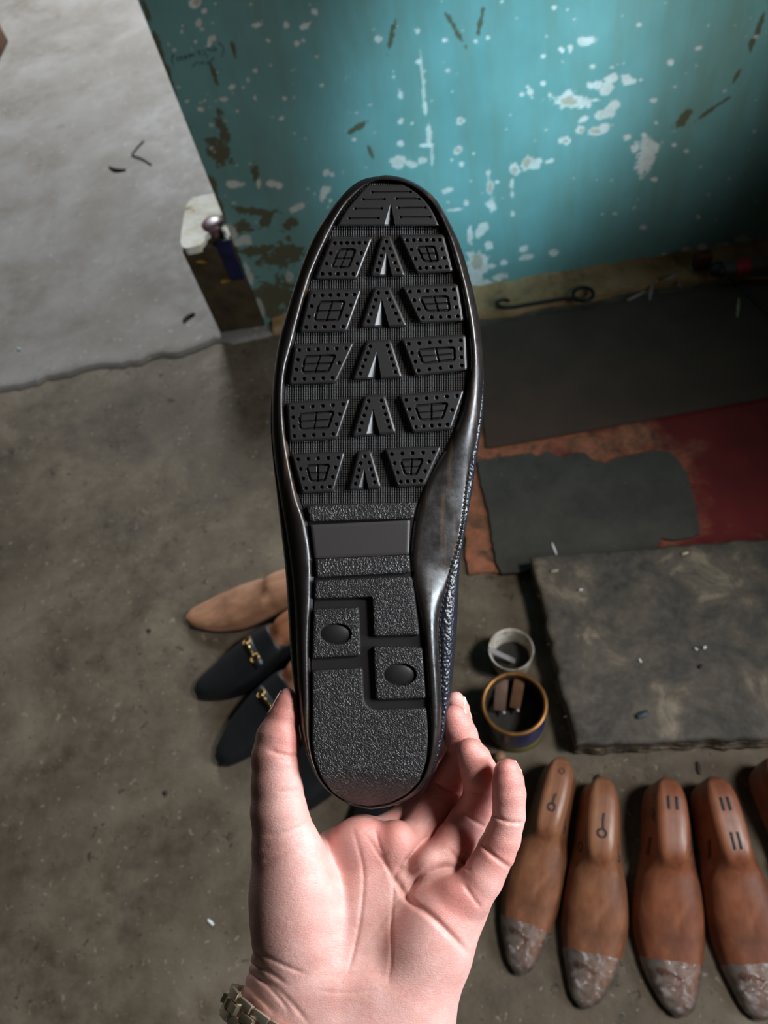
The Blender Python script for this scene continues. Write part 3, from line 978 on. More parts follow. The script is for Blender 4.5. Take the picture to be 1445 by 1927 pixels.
def last_loft(ss, off=0.0, hand=1.0, L=LAST_L):
    R = [last_ring(s, off, hand) for s in ss]
    V = np.concatenate([np.c_[np.full(NR, s * L + off * (2 * s - 1)), r] for s, r in zip(ss, R)])
    F = [tuple(q) for q in grid_faces(len(ss), NR, True)]
    return V, F


def last_top(x, y, hand=1.0, off=0.0):
    """height of the upper surface of a last at local x, y"""
    r = last_ring(min(max(x / LAST_L, 0.002), .998), off, hand)
    up = r[r[:, 1] > (r[:, 1].min() + 0.42 * (r[:, 1].max() - r[:, 1].min()))]
    o = np.argsort(up[:, 0])
    return float(np.interp(y, up[o, 0], up[o, 1]))


def wood(name, base, dark, light, rough=0.42):
    n = NT(name)
    mp = n.n('ShaderNodeMapping')
    mp.inputs['Scale'].default_value = (5, 60, 60)
    n.link(n.obj(), mp.inputs['Vector'])
    g = n.noise(1.0, 5, 0.6, vec=mp.outputs[0], dist=0.6)
    s = n.noise(16, 5, 0.6)
    col = n.ramp(g, [(0.28, dark), (0.5, base), (0.75, light)])
    col = n.mix(n.ramp(s, [(0.48, (0, 0, 0)), (0.72, (0.75, 0.75, 0.75))]), col, tuple(x * 0.55 for x in dark))
    n.set(Base_Color=col, Roughness=n.ramp(s, [(0.3, (rough - .08,) * 3), (0.7, (rough + .12,) * 3)]))
    n.bump(n.math('ADD', g, n.math('MULTIPLY', n.noise(140, 3), 0.3)), 0.12, 0.001)
    return n.m


M_last = wood('last wood', (0.265, 0.108, 0.053), (0.175, 0.060, 0.027), (0.35, 0.160, 0.085))
M_last2 = wood('redder last wood', (0.245, 0.082, 0.039), (0.165, 0.048, 0.021), (0.32, 0.125, 0.062))
M_tan = wood('pale tan last wood', (0.46, 0.235, 0.135), (0.36, 0.165, 0.085), (0.54, 0.30, 0.19), 0.6)
M_ink = plain('black ink', (0.018, 0.020, 0.026), 0.6)
n = NT('clear tape')
tr = n.n('ShaderNodeBsdfTransparent')
tr.inputs[0].default_value = (0.96, 0.93, 0.90, 1)
df = n.n('ShaderNodeBsdfDiffuse')
df.inputs[0].default_value = (0.80, 0.72, 0.64, 1)
gl = n.n('ShaderNodeBsdfGlossy')
gl.inputs['Roughness'].default_value = 0.17
bp = n.n('ShaderNodeBump')
bp.inputs['Strength'].default_value = 0.9
bp.inputs['Distance'].default_value = 0.004
n.link(n.noise(60, 4, 0.6, dist=1.6), bp.inputs['Height'])
n.link(bp.outputs[0], gl.inputs['Normal'])
m1 = n.n('ShaderNodeMixShader')
n.link(n.math('MULTIPLY', n.ramp(n.noise(38, 4, 0.65, dist=1.0), [(0.38, (0.10, 0.10, 0.10)), (0.68, (0.7, 0.7, 0.7))]), 0.36), m1.inputs[0])
n.link(tr.outputs[0], m1.inputs[1])
n.link(df.outputs[0], m1.inputs[2])
m2 = n.n('ShaderNodeMixShader')
fr = n.n('ShaderNodeFresnel')
fr.inputs[0].default_value = 1.5
n.link(bp.outputs[0], fr.inputs['Normal'])
n.link(n.math('MULTIPLY', fr.outputs[0], 2.4), m2.inputs[0])
n.link(m1.outputs[0], m2.inputs[1])
n.link(gl.outputs[0], m2.inputs[2])
n.link(m2.outputs[0], n.t.nodes['Material Output'].inputs['Surface'])
M_tape = n.m


def make_last(label, m, hand, group, toe_tape=True, tape_from=0.80):
    root = thing('shoe_last', label, 'shoe last', group=group)
    V, F = last_loft(SS, 0, hand)
    nv = len(V)
    V = np.concatenate([V, [[0.0, 0, 0.033], [LAST_L, C_T[-1][1] * hand, 0.011]]])
    F = F + [(nv, (i + 1) % NR, i) for i in range(NR)] + [(nv + 1, nv - NR + i, nv - NR + (i + 1) % NR) for i in range(NR)]
    o = mesh('body', V, F, m, root, world=False)
    recalc(o)
    if toe_tape:
        ss = np.r_[np.linspace(tape_from, 0.955, 16), 0.97, 0.982, 0.991, 0.996, 0.9995]
        V, F = last_loft(ss, 0.0007, hand)
        # ragged front edge of the wrapping
        V[:NR, 0] += 0.004 * 0.35 * vnoise(np.arange(NR) * 0.35, np.zeros(NR) + 5 * hand, 70)
        nv = len(V)
        V = np.concatenate([V, [[LAST_L + 0.0007, C_T[-1][1] * hand, 0.011]]])
        F = F + [(nv, nv - NR + i, nv - NR + (i + 1) % NR) for i in range(NR)]
        o = mesh('toe_tape', V, F, M_tape, root, world=False)
        recalc(o)
        o['label'] = 'wrinkled clear tape round the toe'
    return root


def ink(root, strokes, hand, w=0.0011):
    """hand-written marks on the upper surface; strokes in local x,y"""
    parts = []
    for st in strokes:
        P = resample(chaikin(st, 2, False), 14) if len(st) > 2 else resample(np.array(st, float), 8)
        Q = np.array([[x, y, last_top(x, y, hand) + 0.0001] for x, y in P])
        parts.append(tube(Q, w, 6))
    V, F, _ = merge(parts)
    mesh('ink_mark', V, F, M_ink, root, world=False)


def ink_side(root, strokes, side, hand, w=0.0009):
    """marks on the flank: strokes in local x and height z"""
    parts = []
    for st in strokes:
        P = resample(np.array(st, float), 8) if len(st) == 2 else resample(chaikin(st, 2, False), 14)
        Q = []
        for x, z in P:
            r = last_ring(x / LAST_L, 0.0, hand)
            k = r[(r[:, 0] - r[:, 0].mean()) * side > 0]
            o = np.argsort(k[:, 1])
            Q.append([x, np.interp(z, k[o, 1], k[o, 0]) + 0.0002 * side, z])
        parts.append(tube(np.array(Q), w, 6))
    V, F, _ = merge(parts)
    mesh('ink_mark', V, F, M_ink, root, world=False)


def place(root, heel, toe):
    h, t = np.array(heel), np.array(toe)
    root.location = (h[0], h[1], 0.0)
    root.rotation_euler = (0, 0, math.atan2(t[1] - h[1], t[0] - h[0]))


# the top of each number points to the heel; local +x runs to the toe, so "up" is -x and "right" (in the photo) is +y
def six(x, y, k=1.0, tail=0.016):
    r = 0.0050 * k
    a = np.linspace(math.pi * 0.9, -math.pi * 1.25, 14)
    loop = [(x - r * math.cos(t) * 1.0, y + r * math.sin(t)) for t in a]
    return [[(x - tail * k - r * .3, y + 0.001 * k), (x - tail * .6 * k, y + 0.0003), (x - r * .9, y + 0.0012 * k)], loop + [loop[0]]]


def eleven(x, y, L=0.017, g=0.0085, sk=0.0):
    return [[(x - L / 2, y - g / 2 - sk), (x + L / 2, y - g / 2 + sk)], [(x - L / 2, y + g / 2 - sk), (x + L / 2, y + g / 2 + sk)]]


GL = 'wooden lasts in a row on the floor'
l1 = make_last('brown wooden last marked 6, leftmost of the row, heel nearest the tin', M_last, -1, GL, tape_from=.79)
ink(l1, six(0.080, 0.0, 1.0, 0.013), -1, 0.0015)
ink(l1, [[(0.060, 0.001), (0.063, 0.003), (0.066, 0.001), (0.063, -0.001)]], -1, 0.0008)
a = np.linspace(0, 2 * math.pi, 12)
ink(l1, [[(0.028 + .004 * math.cos(t), .003 + .004 * math.sin(t)) for t in a]], -1, 0.0008)
ink_side(l1, [[(0.085, 0.066), (0.098, 0.056)], [(0.098 + .0042 * math.cos(t), 0.052 + .0042 * math.sin(t)) for t in a]], 1, -1)
place(l1, (0.096, 0.284), (-0.014, 0.013))
l1.scale = (1, 1.0, 1)
l2 = make_last('brown wooden last with a long tailed 6, second from the left of the row', M_last, 1, GL, tape_from=.78)
ink(l2, six(0.083, 0.001, 1.1, 0.022), 1, 0.0015)
ink_side(l2, [[(0.088, 0.066), (0.103, 0.052)], [(0.105 + .0045 * math.cos(t), 0.050 + .0045 * math.sin(t)) for t in a]], 1, 1)
ink_side(l2, [[(0.100 + .006 * math.cos(t), 0.055 + .0075 * math.sin(t)) for t in a]], -1, 1)
place(l2, (0.147, 0.252), (0.075, -0.025))
l2.scale = (1, 1.08, 1)
l3 = make_last('reddish wooden last with one black 11 on top, third of the row', M_last2, -1, GL, tape_from=.79)
ink(l3, eleven(0.042, 0.001, 0.017, 0.0095), -1, 0.0017)
ink_side(l3, [[(0.048, 0.072), (0.060, 0.078)], [(0.056, 0.070), (0.067, 0.077)]], -1, -1, 0.0011)
ink_side(l3, [[(0.085, 0.062), (0.106, 0.050)], [(0.084, 0.056), (0.104, 0.045)], [(0.085, 0.062), (0.084, 0.056)]], -1, -1, 0.0008)
ink_side(l3, [[(0.094, 0.072), (0.085, 0.068)], [(0.104, 0.067), (0.096, 0.062)]], 1, -1, 0.0011)
place(l3, (0.2345, 0.244), (0.183, -0.045))
l3.scale = (1, 1.14, 1)
l4 = make_last('reddish wooden last with two black 11 marks on top, fourth of the row', M_last2, 1, GL, tape_from=.79)
ink(l4, eleven(0.044, 0.0005, 0.017, 0.0075), 1, 0.0017)
ink(l4, eleven(0.090, 0.0015, 0.021, 0.0072), 1, 0.0016)
ink_side(l4, [[(0.082, 0.062), (0.104, 0.050)], [(0.084, 0.056), (0.106, 0.044)]], -1, 1, 0.0009)
place(l4, (0.296, 0.240), (0.291, -0.054))
l4.scale = (1, 1.14, 1)
l5 = make_last('reddish wooden last cut off by the right edge, last of the row', M_last2, 1, GL, tape_from=.79)
place(l5, (0.3775, 0.258), (0.425, -0.030))
l5.scale = (1, 1.14, 1)

# ================================================================== FAN OF SHOES UNDER THE HELD SHOE
t1 = make_last('pale tan wooden last lying left of the held shoe, above the dark loafers', M_tan, 1, None, toe_tape=False)
V, F = last_loft(SS, 0.0012, 1)
V[:, 2] = np.minimum(V[:, 2], itp(Z_T, np.repeat(SS, NR)) + 0.0028)
V[:, 2] = np.where(V[:, 2] > itp(Z_T, np.repeat(SS, NR)) + 0.0026, itp(Z_T, np.repeat(SS, NR)) + 0.0028, V[:, 2])
o = mesh('insole', V, F + [tuple(range(NR)), tuple(range(len(V) - NR, len(V)))], plain('dark insole board', (0.035, 0.028, 0.025), 0.7), t1, world=False)
recalc(o)

M_navy = NT('matt navy leather')
M_navy.set(Base_Color=(0.0050, 0.0060, 0.0075), Roughness=0.52)
M_navy.bump(M_navy.noise(260, 3), 0.12, 0.0006)
M_navy = M_navy.m
M_solel = plain('black loafer sole', (0.010, 0.009, 0.008), 0.5)
M_bit = plain('gold bit', (0.80, 0.52, 0.20), 0.22, 1.0)
M_strap = plain('navy strap', (0.014, 0.017, 0.022), 0.4)


def make_loafer(label, hand, group):
    root = thing('loafer', label, 'loafer', group=group)
    off = 0.0024
    V, F = last_loft(SS, off, hand)
    s_of = np.repeat(SS, NR)
    # topline: low at the sides, rising to the vamp
    top = itp([(0, .058), (.05, .060), (.15, .056), (.30, .050), (.40, .054), (.435, .062), (.465, .2), (1, .2)], s_of)
    cut = V[:, 2] >= top - 1e-5
    V[:, 2] = np.minimum(V[:, 2], top)
    F = [f for f in F if not all(cut[i] for i in f)]
    nv = len(V)
    V = np.concatenate([V, [[LAST_L + off, C_T[-1][1] * hand, 0.011]]])
    F = F + [(nv, nv - NR + i, nv - NR + (i + 1) % NR) for i in range(NR)]
    V0 = V
    up = mesh('upper', V, F, M_navy, root, world=False)
    md = up.modifiers.new('thick', 'SOLIDIFY')
    md.thickness = 0.0016
    md.offset = 1
    # moccasin seam ridge round the vamp
    xs = np.linspace(.56, .905, 30)
    arc = [(s * LAST_L, sg) for s, sg in zip(xs, [1] * 30)]
    P = []
    for s in xs:
        wv = 0.026 * math.sqrt(max(0, 1 - ((s - .52) / .39) ** 2))
        P.append((s * LAST_L, wv))
    P = P + [(x, -y) for x, y in P[::-1]]
    P = np.array([[x, y + 0.002 * hand, last_top(x, y + .002 * hand, hand, off) + 0.0012] for x, y in P])
    Vt, Ft = tube(P, 0.0009, 6)
    mesh('seam', Vt, Ft, M_navy, up, world=False)
    Vs, Fs = last_loft(SS, off + 0.0022, hand)
    zb = np.repeat(itp(Z_T, SS), NR)
    Vs[:, 2] = np.clip(Vs[:, 2], 0.0, None)
    Vs[:, 2] = np.minimum(Vs[:, 2], zb + 0.004)
    o = mesh('sole', Vs, Fs + [tuple(range(NR)), tuple(range(len(Vs) - NR, len(Vs)))], M_solel, root, world=False)
    recalc(o)
    # saddle strap and gold horse bit
    sb = 0.585
    ys = np.linspace(-0.033, 0.033, 25)
    band = []
    for dx in (-0.008, 0.008):
        band.append([(sb * LAST_L + dx, y, last_top(sb * LAST_L + dx, y, hand, off) + 0.0026) for y in ys])
    Vb = np.array(band).reshape(-1, 3)
    st = mesh('saddle_strap', Vb, grid_faces(2, 25), M_strap, root, world=False)
    md = st.modifiers.new('thick', 'SOLIDIFY')
    md.thickness = 0.0018
    bit = []
    x0 = (sb + .004) * LAST_L
    for sg in (-1, 1):
        a = np.linspace(0, 2 * math.pi, 21)[:-1]
        yc = sg * 0.0185
        Q = np.array([[x0 + 0.0075 * math.cos(t), yc + 0.0055 * math.sin(t), 0] for t in a])
        Q[:, 2] = [last_top(q[0], q[1], hand, off) + 0.0056 for q in Q]
        bit.append(tube(Q, 0.0014, 8, close=True))
    Q = np.array([[x0, y, last_top(x0, y, hand, off) + 0.0064] for y in np.linspace(-0.0155, 0.0155, 17)])
    rr = 0.0016 + 0.0011 * np.abs(np.sin(np.linspace(0, 3 * math.pi, 17)))
    bit.append(tube(Q, rr, 8))
    Vb, Fb, _ = merge(bit)
    o = mesh('horse_bit', Vb, Fb, M_bit, root, world=False)
    o['label'] = 'gold metal bar with two rings'
    return root


GLF = 'dark loafers fanned out on the floor'
f1 = make_loafer('dark navy loafer with gold bit lying next to the tan wooden last', 1, GLF)
f2 = make_loafer('dark navy loafer with gold bit just behind the thumb tip', -1, GLF)
f3 = copy_tree(f1)
f3['label'] = 'dark loafer seen in the gap between thumb and shoe heel, on the left'
f4 = copy_tree(f2)
f4['label'] = 'dark loafer seen in the gap above the palm, on the right'
GI = 'brown lasts inside the loafers'
i1 = make_last('brown wooden last inside the upper dark loafer, its cone showing', M_last, 1, GI, toe_tape=False)
i2 = make_last('x', M_last, -1, GI, toe_tape=False)
i2['label'] = 'brown wooden last inside the dark loafer behind the thumb'


def put(roots, toe, ang, z=0.0):
    a = math.radians(ang)
    h = np.array(toe) + LAST_L * np.array([math.cos(a), math.sin(a)])
    for r, zz in roots:
        place(r, h, toe)
        r.location.z = zz


put([(t1, 0.0008)], (-0.538, 0.600), 7)
put([(f1, 0.0), (i1, 0.0024)], (-0.500, 0.456), 26)
put([(f2, 0.0), (i2, 0.0024)], (-0.455, 0.342), 37)
put([(f3, 0.0)], (-0.358, 0.245), 43)
put([(f4, 0.0)], (-0.243, 0.155), 50)


# ================================================================== THE HELD SHOE
# shoe frame: x to the right, y from toe to heel, z out of the sole (0.26 mm units), see hand_pt()
L_IN = np.array([(700, 343.5), (691, 347), (680, 356), (667, 371), (642, 401), (621, 444), (600, 493), (581, 541), (558, 633), (548, 675), (540, 700), (536, 751), (540, 812), (548, 860), (560, 915), (566, 943), (578, 972), (584, 1000), (590, 1035), (593, 1075), (593, 1110), (591, 1147), (588, 1180), (586, 1216), (586, 1263), (586, 1327), (584, 1380), (586, 1405), (590, 1432), (602, 1465), (625, 1493), (655, 1511), (694, 1518)], float)
R_IN = np.array([(703, 342), (730, 341), (752, 343), (782, 357), (810, 383), (825, 410), (837, 444), (852, 499), (865, 548), (875, 615), (881, 675), (878, 705), (872, 739), (866, 770), (849, 818), (834, 848), (819, 873), (801, 906), (786, 943), (777, 979), (771, 1020), (770, 1050), (773, 1085), (779, 1120), (787, 1161), (793, 1205), (799, 1280), (803, 1332), (807, 1382), (805, 1432), (791, 1471), (766, 1496), (730, 1513), (696, 1518)], float)
L_OUT = np.array([(726, 329), (700, 333), (685, 336), (668, 345), (651, 359), (621, 395), (590, 444), (569, 493), (551, 547), (536, 599), (523, 645), (514, 710), (511, 751), (511, 812), (517, 870), (526, 930), (536, 985), (544, 1040), (551, 1100), (555, 1165), (557, 1230), (560, 1290), (562, 1335), (566, 1382), (580, 1432), (600, 1472), (625, 1497), (660, 1517), (696, 1523)], float)
R_OUT = np.array([(727, 329), (752, 332), (782, 343), (813, 365), (831, 389), (849, 423), (868, 465), (883, 517), (895, 569), (904, 614), (909, 675), (909, 720), (905, 770), (897, 820), (890, 855), (881, 894), (877, 940), (870, 1005), (855, 1055), (841, 1100), (829, 1141), (825, 1188), (827, 1244), (831, 1300), (832, 1340), (829, 1385), (820, 1430), (803, 1470), (775, 1500), (738, 1518), (697, 1523)], float)
# widest silhouette of the leather upper, further from the viewer than the sole
L_UP = np.array([(726, 332), (685, 339), (651, 362), (621, 398), (592, 447), (571, 496), (553, 549), (538, 600), (525, 646), (516, 690), (509, 751), (508, 812), (514, 873), (521, 933), (530, 1010), (537, 1070), (541, 1133), (547, 1244), (554, 1300), (559, 1345), (568, 1390), (583, 1437), (605, 1478), (630, 1500), (662, 1516), (696, 1522)], float)
R_UP = np.array([(727, 332), (752, 335), (782, 346), (813, 368), (829, 391), (847, 424), (866, 467), (881, 519), (893, 571), (902, 615), (909, 675), (911, 720), (909, 781), (899, 850), (886, 940), (870, 1025), (864, 1070), (861, 1161), (855, 1244), (847, 1320), (838, 1370), (826, 1430), (806, 1472), (777, 1501), (739, 1517), (697, 1522)], float)


def side(p, n):
    """n points of a side outline, eased towards both apexes"""
    q = resample(chaikin(p, 2, False), 400)
    s = np.linspace(0, 1, n)
    i = s * 399
    return np.stack([np.interp(i, np.arange(400), q[:, k]) for k in (0, 1)], 1)


def zc(y):
    """rounding-off of the sole towards heel and toe"""
    y = np.asarray(y, float)
    return -58 * np.clip((y - 1442) / 76, 0, 1) ** 2 - 6 * np.clip((420 - y) / 90, 0, 1) ** 2


shoe = thing('shoe', 'black loafer held up in a hand, its ribbed rubber sole facing the viewer', 'shoe', tuple(hand_pt((700, 1000, -100))))
_sl = chaikin(L_IN, 1, False)
_sr = chaikin(R_IN, 1, False)


def xl(y):
    return np.interp(y, _sl[:, 1], _sl[:, 0])


def xr(y):
    i = np.argsort(_sr[:, 1])
    return np.interp(y, _sr[i, 1], _sr[i, 0])


# ---- materials
def rubber(name, col, rough, grain=0, knurl=False, spec=0.5):
    n = NT(name)
    n.set(Base_Color=col, Roughness=rough)
    n.b.inputs['Specular IOR Level'].default_value = spec
    P = n.attr('sp', 'Vector')
    if knurl:
        s = n.n('ShaderNodeSeparateXYZ')
        n.link(P, s.inputs[0])
        k = 2 * math.pi / 6.6
        a = n.math('SINE', n.math('MULTIPLY', n.math('ADD', s.outputs[0], s.outputs[1]), k * 0.75))
        b = n.math('SINE', n.math('MULTIPLY', n.math('SUBTRACT', s.outputs[0], s.outputs[1]), k * 0.75))
        n.bump(n.math('MULTIPLY', a, b), 1.0, 0.00042)
    elif grain:
        w = n.n('ShaderNodeVectorMath', operation='ADD')
        nz_ = n.n('ShaderNodeTexNoise')
        nz_.inputs['Scale'].default_value = 0.12
        n.link(P, nz_.inputs['Vector'])
        m2 = n.n('ShaderNodeVectorMath', operation='SCALE')
        m2.inputs['Scale'].default_value = 9.0
        n.link(nz_.outputs['Color'], m2.inputs[0])
        n.link(P, w.inputs[0])
        n.link(m2.outputs[0], w.inputs[1])
        v = n.voro(0.205 * grain, 'DISTANCE_TO_EDGE', vec=w.outputs[0])
        r = n.ramp(v, [(0.0, (0, 0, 0)), (0.16, (0.8, 0.8, 0.8)), (0.4, (1, 1, 1))])
        n.bump(n.math('ADD', r, n.math('MULTIPLY', n.noise(0.5, 3, vec=P), 0.5)), 0.75, 0.00038)
    else:
        n.bump(n.noise(0.35, 4, vec=P), 0.10, 0.0004)
    return n.m


M_plate = rubber('sole plate rubber', (0.016, 0.0150, 0.0145), 0.40, knurl=True)
M_under = rubber('smooth black rubber', (0.012, 0.011, 0.011), 0.42)
M_block = rubber('tread rubber', (0.021, 0.0195, 0.0195), 0.36, spec=0.5)
M_grain = rubber('grained rubber', (0.021, 0.0195, 0.0195), 0.38, grain=1.0)
M_grainb = rubber('coarse grained rubber', (0.025, 0.0235, 0.024), 0.36, grain=0.75)
M_panel = rubber('flat smooth panel', (0.034, 0.031, 0.031), 0.45)
M_wall = NT('glossy sidewall')
P_ = M_wall.attr('sp', 'Vector')
s_ = M_wall.noise(0.035, 4, 0.6, vec=P_)
mp_ = M_wall.n('ShaderNodeMapping')
mp_.inputs['Scale'].default_value = (0.05, 0.004, 0.02)
M_wall.link(P_, mp_.inputs['Vector'])
st_ = M_wall.noise(1.0, 3, 0.5, vec=mp_.outputs[0])
M_wall.set(Base_Color=M_wall.mix(M_wall.ramp(st_, [(0.57, (0, 0, 0)), (0.66, (1, 1, 1))]), (0.013, 0.0105, 0.010), (0.040, 0.025, 0.016)),
           Roughness=M_wall.ramp(s_, [(0.35, (.22,) * 3), (0.7, (.40,) * 3)]))
M_wall.bump(s_, 0.15, 0.0008)
M_wall = M_wall.m
n = NT('pebbled leather')
P_ = n.attr('sp', 'Vector')
v = n.voro(0.17, 'SMOOTH_F1', vec=P_)
n.set(Base_Color=(0.011, 0.012, 0.018), Roughness=0.33)
n.bump(n.math('MULTIPLY', v, -1.0), 0.9, 0.0008)
M_leather = n.m
M_thread = plain('dark thread', (0.05, 0.045, 0.045), 0.6)
M_lining = plain('tan shoe lining', (0.22, 0.12, 0.06), 0.7)


def smesh(name, p, faces, mat_, parent=shoe, auto=None, rec=False, mi=None):
    """mesh in the shoe frame; keeps shoe-frame coordinates for the surface texture"""
    p = np.asarray(p, float)
    o = mesh(name, hand_pt(p), faces, mat_, parent, attrs={'sp': p}, mi=mi)
    if rec:
        recalc(o)
    if auto:
        add_auto(o, auto)
    return o


outsole = None
# ---- base plate: strips across the sole
BASE = -13.0
ys = np.r_[343.5, 346, 350, np.arange(356, 1512, 4.0), 1514, 1517]
U = np.linspace(0, 1, 34)
V = np.array([[xl(y) + (xr(y) - xl(y)) * u, y, BASE + zc(y)] for y in ys for u in U])
F = grid_faces(len(ys), len(U))
fy = V[F].mean(1)[:, 1]
outsole = smesh('outsole', V, F, [M_plate, M_under], mi=(fy > 948).astype(int))


# ---- tread blocks
def rounded(poly, r):
    """rounded-corner polygon, 2D"""
    p = np.asarray(poly, float)
    out = []
    m_ = len(p)
    for i in range(m_):
        a, b, c = p[i - 1], p[i], p[(i + 1) % m_]
        d1, d2 = (a - b), (c - b)
        l1_, l2_ = np.linalg.norm(d1), np.linalg.norm(d2)
        d1, d2 = d1 / l1_, d2 / l2_
        k = min(r, l1_ * .45, l2_ * .45)
        for t in np.linspace(0, 1, 5):
            out.append((1 - t) ** 2 * (b + d1 * k) + 2 * t * (1 - t) * b + t * t * (b + d2 * k))
    return np.array(out)


def poly_sdf(q, poly):
    """signed distance, negative inside"""
    p = np.asarray(poly, float)
    d = np.full(q.shape[:-1], 1e9)
    ins = np.zeros(q.shape[:-1], bool)
    for i in range(len(p)):
        a, b = p[i - 1], p[i]
        e = b - a
        w = q - a
        t = np.clip((w @ e) / (e @ e + 1e-12), 0, 1)
        d = np.minimum(d, np.linalg.norm(w - t[..., None] * e, axis=-1))
        c = ((a[1] > q[..., 1]) != (b[1] > q[..., 1]))
        with np.errstate(divide='ignore', invalid='ignore'):
            xx = a[0] + (q[..., 1] - a[1]) * (b[0] - a[0]) / (b[1] - a[1])
        ins ^= c & (q[..., 0] < xx)
    return np.where(ins, -d, d)


def inset(poly, k):
    """inward offset of a (roughly convex) polygon by moving each edge"""
    p = np.asarray(poly, float)
    n_ = len(p)
    area_ = 0.5 * np.sum(p[:, 0] * np.roll(p[:, 1], -1) - np.roll(p[:, 0], -1) * p[:, 1])
    sg = 1 if area_ > 0 else -1
    out = []
    for i in range(n_):
        a, b, c = p[i - 1], p[i], p[(i + 1) % n_]
        e1, e2 = b - a, c - b
        n1 = sg * np.array([-e1[1], e1[0]]) / (np.linalg.norm(e1) + 1e-9)
        n2 = sg * np.array([-e2[1], e2[0]]) / (np.linalg.norm(e2) + 1e-9)
        m_ = n1 + n2
        m_ = m_ / max(0.3, (m_ @ m_)) * 2
        out.append(b + m_ * k)
    return np.array(out)


def seg_d(q, a, b):
    a, b = np.asarray(a, float), np.asarray(b, float)
    e = b - a
    t = np.clip(((q - a) @ e) / (e @ e + 1e-9), 0, 1)
    return np.linalg.norm(q - a - t[..., None] * e, axis=-1)


TOP = 0.0


def quad_block(name, quad, height_fn=None, mat_=None, step=1.0, r=6.0, slope=3.0, top=TOP, parent=None):
    """raised block on a four-cornered footprint (TL, TR, BR, BL), with a height field on its top"""
    q = np.asarray(quad, float)
    w = max(np.linalg.norm(q[1] - q[0]), np.linalg.norm(q[2] - q[3]))
    h = max(np.linalg.norm(q[3] - q[0]), np.linalg.norm(q[2] - q[1]))
    nu, nv = int(w / step) + 1, int(h / step) + 1
    u, v = np.meshgrid(np.linspace(0, 1, nu), np.linspace(0, 1, nv))
    P = (q[0] * ((1 - u) * (1 - v))[..., None] + q[1] * (u * (1 - v))[..., None] + q[2] * (u * v)[..., None] + q[3] * ((1 - u) * v)[..., None])
    rp = rounded(q, r)
    # pull the corners in to the rounded outline
    for _ in range(2):
        s = poly_sdf(P, rp)
        e = 0.5
        gx_ = (poly_sdf(P + [e, 0], rp) - s) / e
        gy_ = (poly_sdf(P + [0, e], rp) - s) / e
        out = np.clip(s, 0, None)
        P = P - np.stack([gx_ * out, gy_ * out], -1)
    s = poly_sdf(P, rp)
    z = np.full(P.shape[:2], top)
    z -= 1.8 * sstep(-2.6, -0.2, s)
    if height_fn is not None:
        z += height_fn(P)
    z = z + zc(P[..., 1])
    # skirt down to the plate
    c = P.reshape(-1, 2).mean(0)
    idx = np.r_[np.arange(nu), np.arange(1, nv) * nu + nu - 1, (nv - 1) * nu + np.arange(nu - 2, -1, -1), np.arange(nv - 2, 0, -1) * nu]
    rim = P.reshape(-1, 2)[idx]
    dirs = rim - c
    dirs /= np.linalg.norm(dirs, axis=1, keepdims=True)
    low = rim + dirs * slope
    V = np.concatenate([np.c_[P.reshape(-1, 2), z.ravel()], np.c_[low, BASE + zc(low[:, 1]) - 0.5]])
    F = grid_faces(nv, nu)
    nb_ = len(idx)
    k0 = nu * nv
    SK = np.array([(idx[i], idx[(i + 1) % nb_], k0 + (i + 1) % nb_, k0 + i) for i in range(nb_)])
    o = smesh(name, V, np.concatenate([F, SK]), mat_ or M_block, parent or outsole)
    add_auto(o, 50)
    return o


def dots(P, centers, r=3.1, dep=6.0):
    z = np.zeros(P.shape[:2])
    for c in centers:
        d = np.linalg.norm(P - np.asarray(c), axis=-1)
        z -= dep * sstep(r + .5, r - .6, d)
    return z


def lug_fn(quad, nt, nl, nbm, nr):
    """grooved window pattern and a border of small round holes"""
    q = np.asarray(quad, float)
    fr = inset(q, 21.5)
    frr = rounded(fr, 5)
    mt, mb = (fr[0] + fr[1]) / 2, (fr[3] + fr[2]) / 2
    ml, mr = (fr[0] + fr[3]) / 2, (fr[1] + fr[2]) / 2
    dq = inset(q, 9.0)
    C = []
    for a, b, k in ((dq[0], dq[1], nt), (dq[1], dq[2], nr), (dq[2], dq[3], nbm), (dq[3], dq[0], nl)):
        for i in range(k):
            C.append(a + (b - a) * i / k)

    def f(P):
        z = dots(P, C)
        d = np.abs(poly_sdf(P, frr))
        z -= 5.5 * sstep(2.4, 1.3, d)
        z -= 4.0 * sstep(2.0, 1.0, seg_d(P, mt, mb))
        z -= 4.0 * sstep(2.0, 1.0, seg_d(P, ml, mr))
        return z
    return f


def notch_z(P, apex, bl, br):
    """triangular notch: the left face slopes down to the right, the right face is upright"""
    apex, bl, br = (np.asarray(t, float) for t in (apex, bl, br))
    t = np.clip((P[..., 1] - apex[1]) / (bl[1] - apex[1]), 0, None)
    x0 = apex[0] + (bl[0] - apex[0]) * t
    x1 = apex[0] + (br[0] - apex[0]) * t
    wd = np.maximum(x1 - x0, 1e-6)
    k = (P[..., 0] - x0) / wd
    inside = (k > 0) & (k < 1) & (P[..., 1] > apex[1])
    left = 0.72 * k * wd
    prof_ = np.where(k < 0.54, np.minimum(left, 11.0), 12.0 * np.clip(wd / 8, 0.3, 1))
    return np.where(inside, -prof_, 0)


def arrow_fn(quad, apex, bl, br, n_side, top_n):
    q = np.asarray(quad, float)
    dq = inset(q, 9.0)
    C = [dq[0] + (dq[1] - dq[0]) * (i / max(1, top_n - 1) if top_n > 1 else 0.5) for i in range(top_n)]
    for i in range(1, n_side + 1):
        t = i / n_side
        C.append(dq[0] + (dq[3] - dq[0]) * t * 0.97 + [0, 0])
        C.append(dq[1] + (dq[2] - dq[1]) * t * 0.97)

    def f(P):
        return dots(P, C) + notch_z(P, apex, bl, br)
    return f


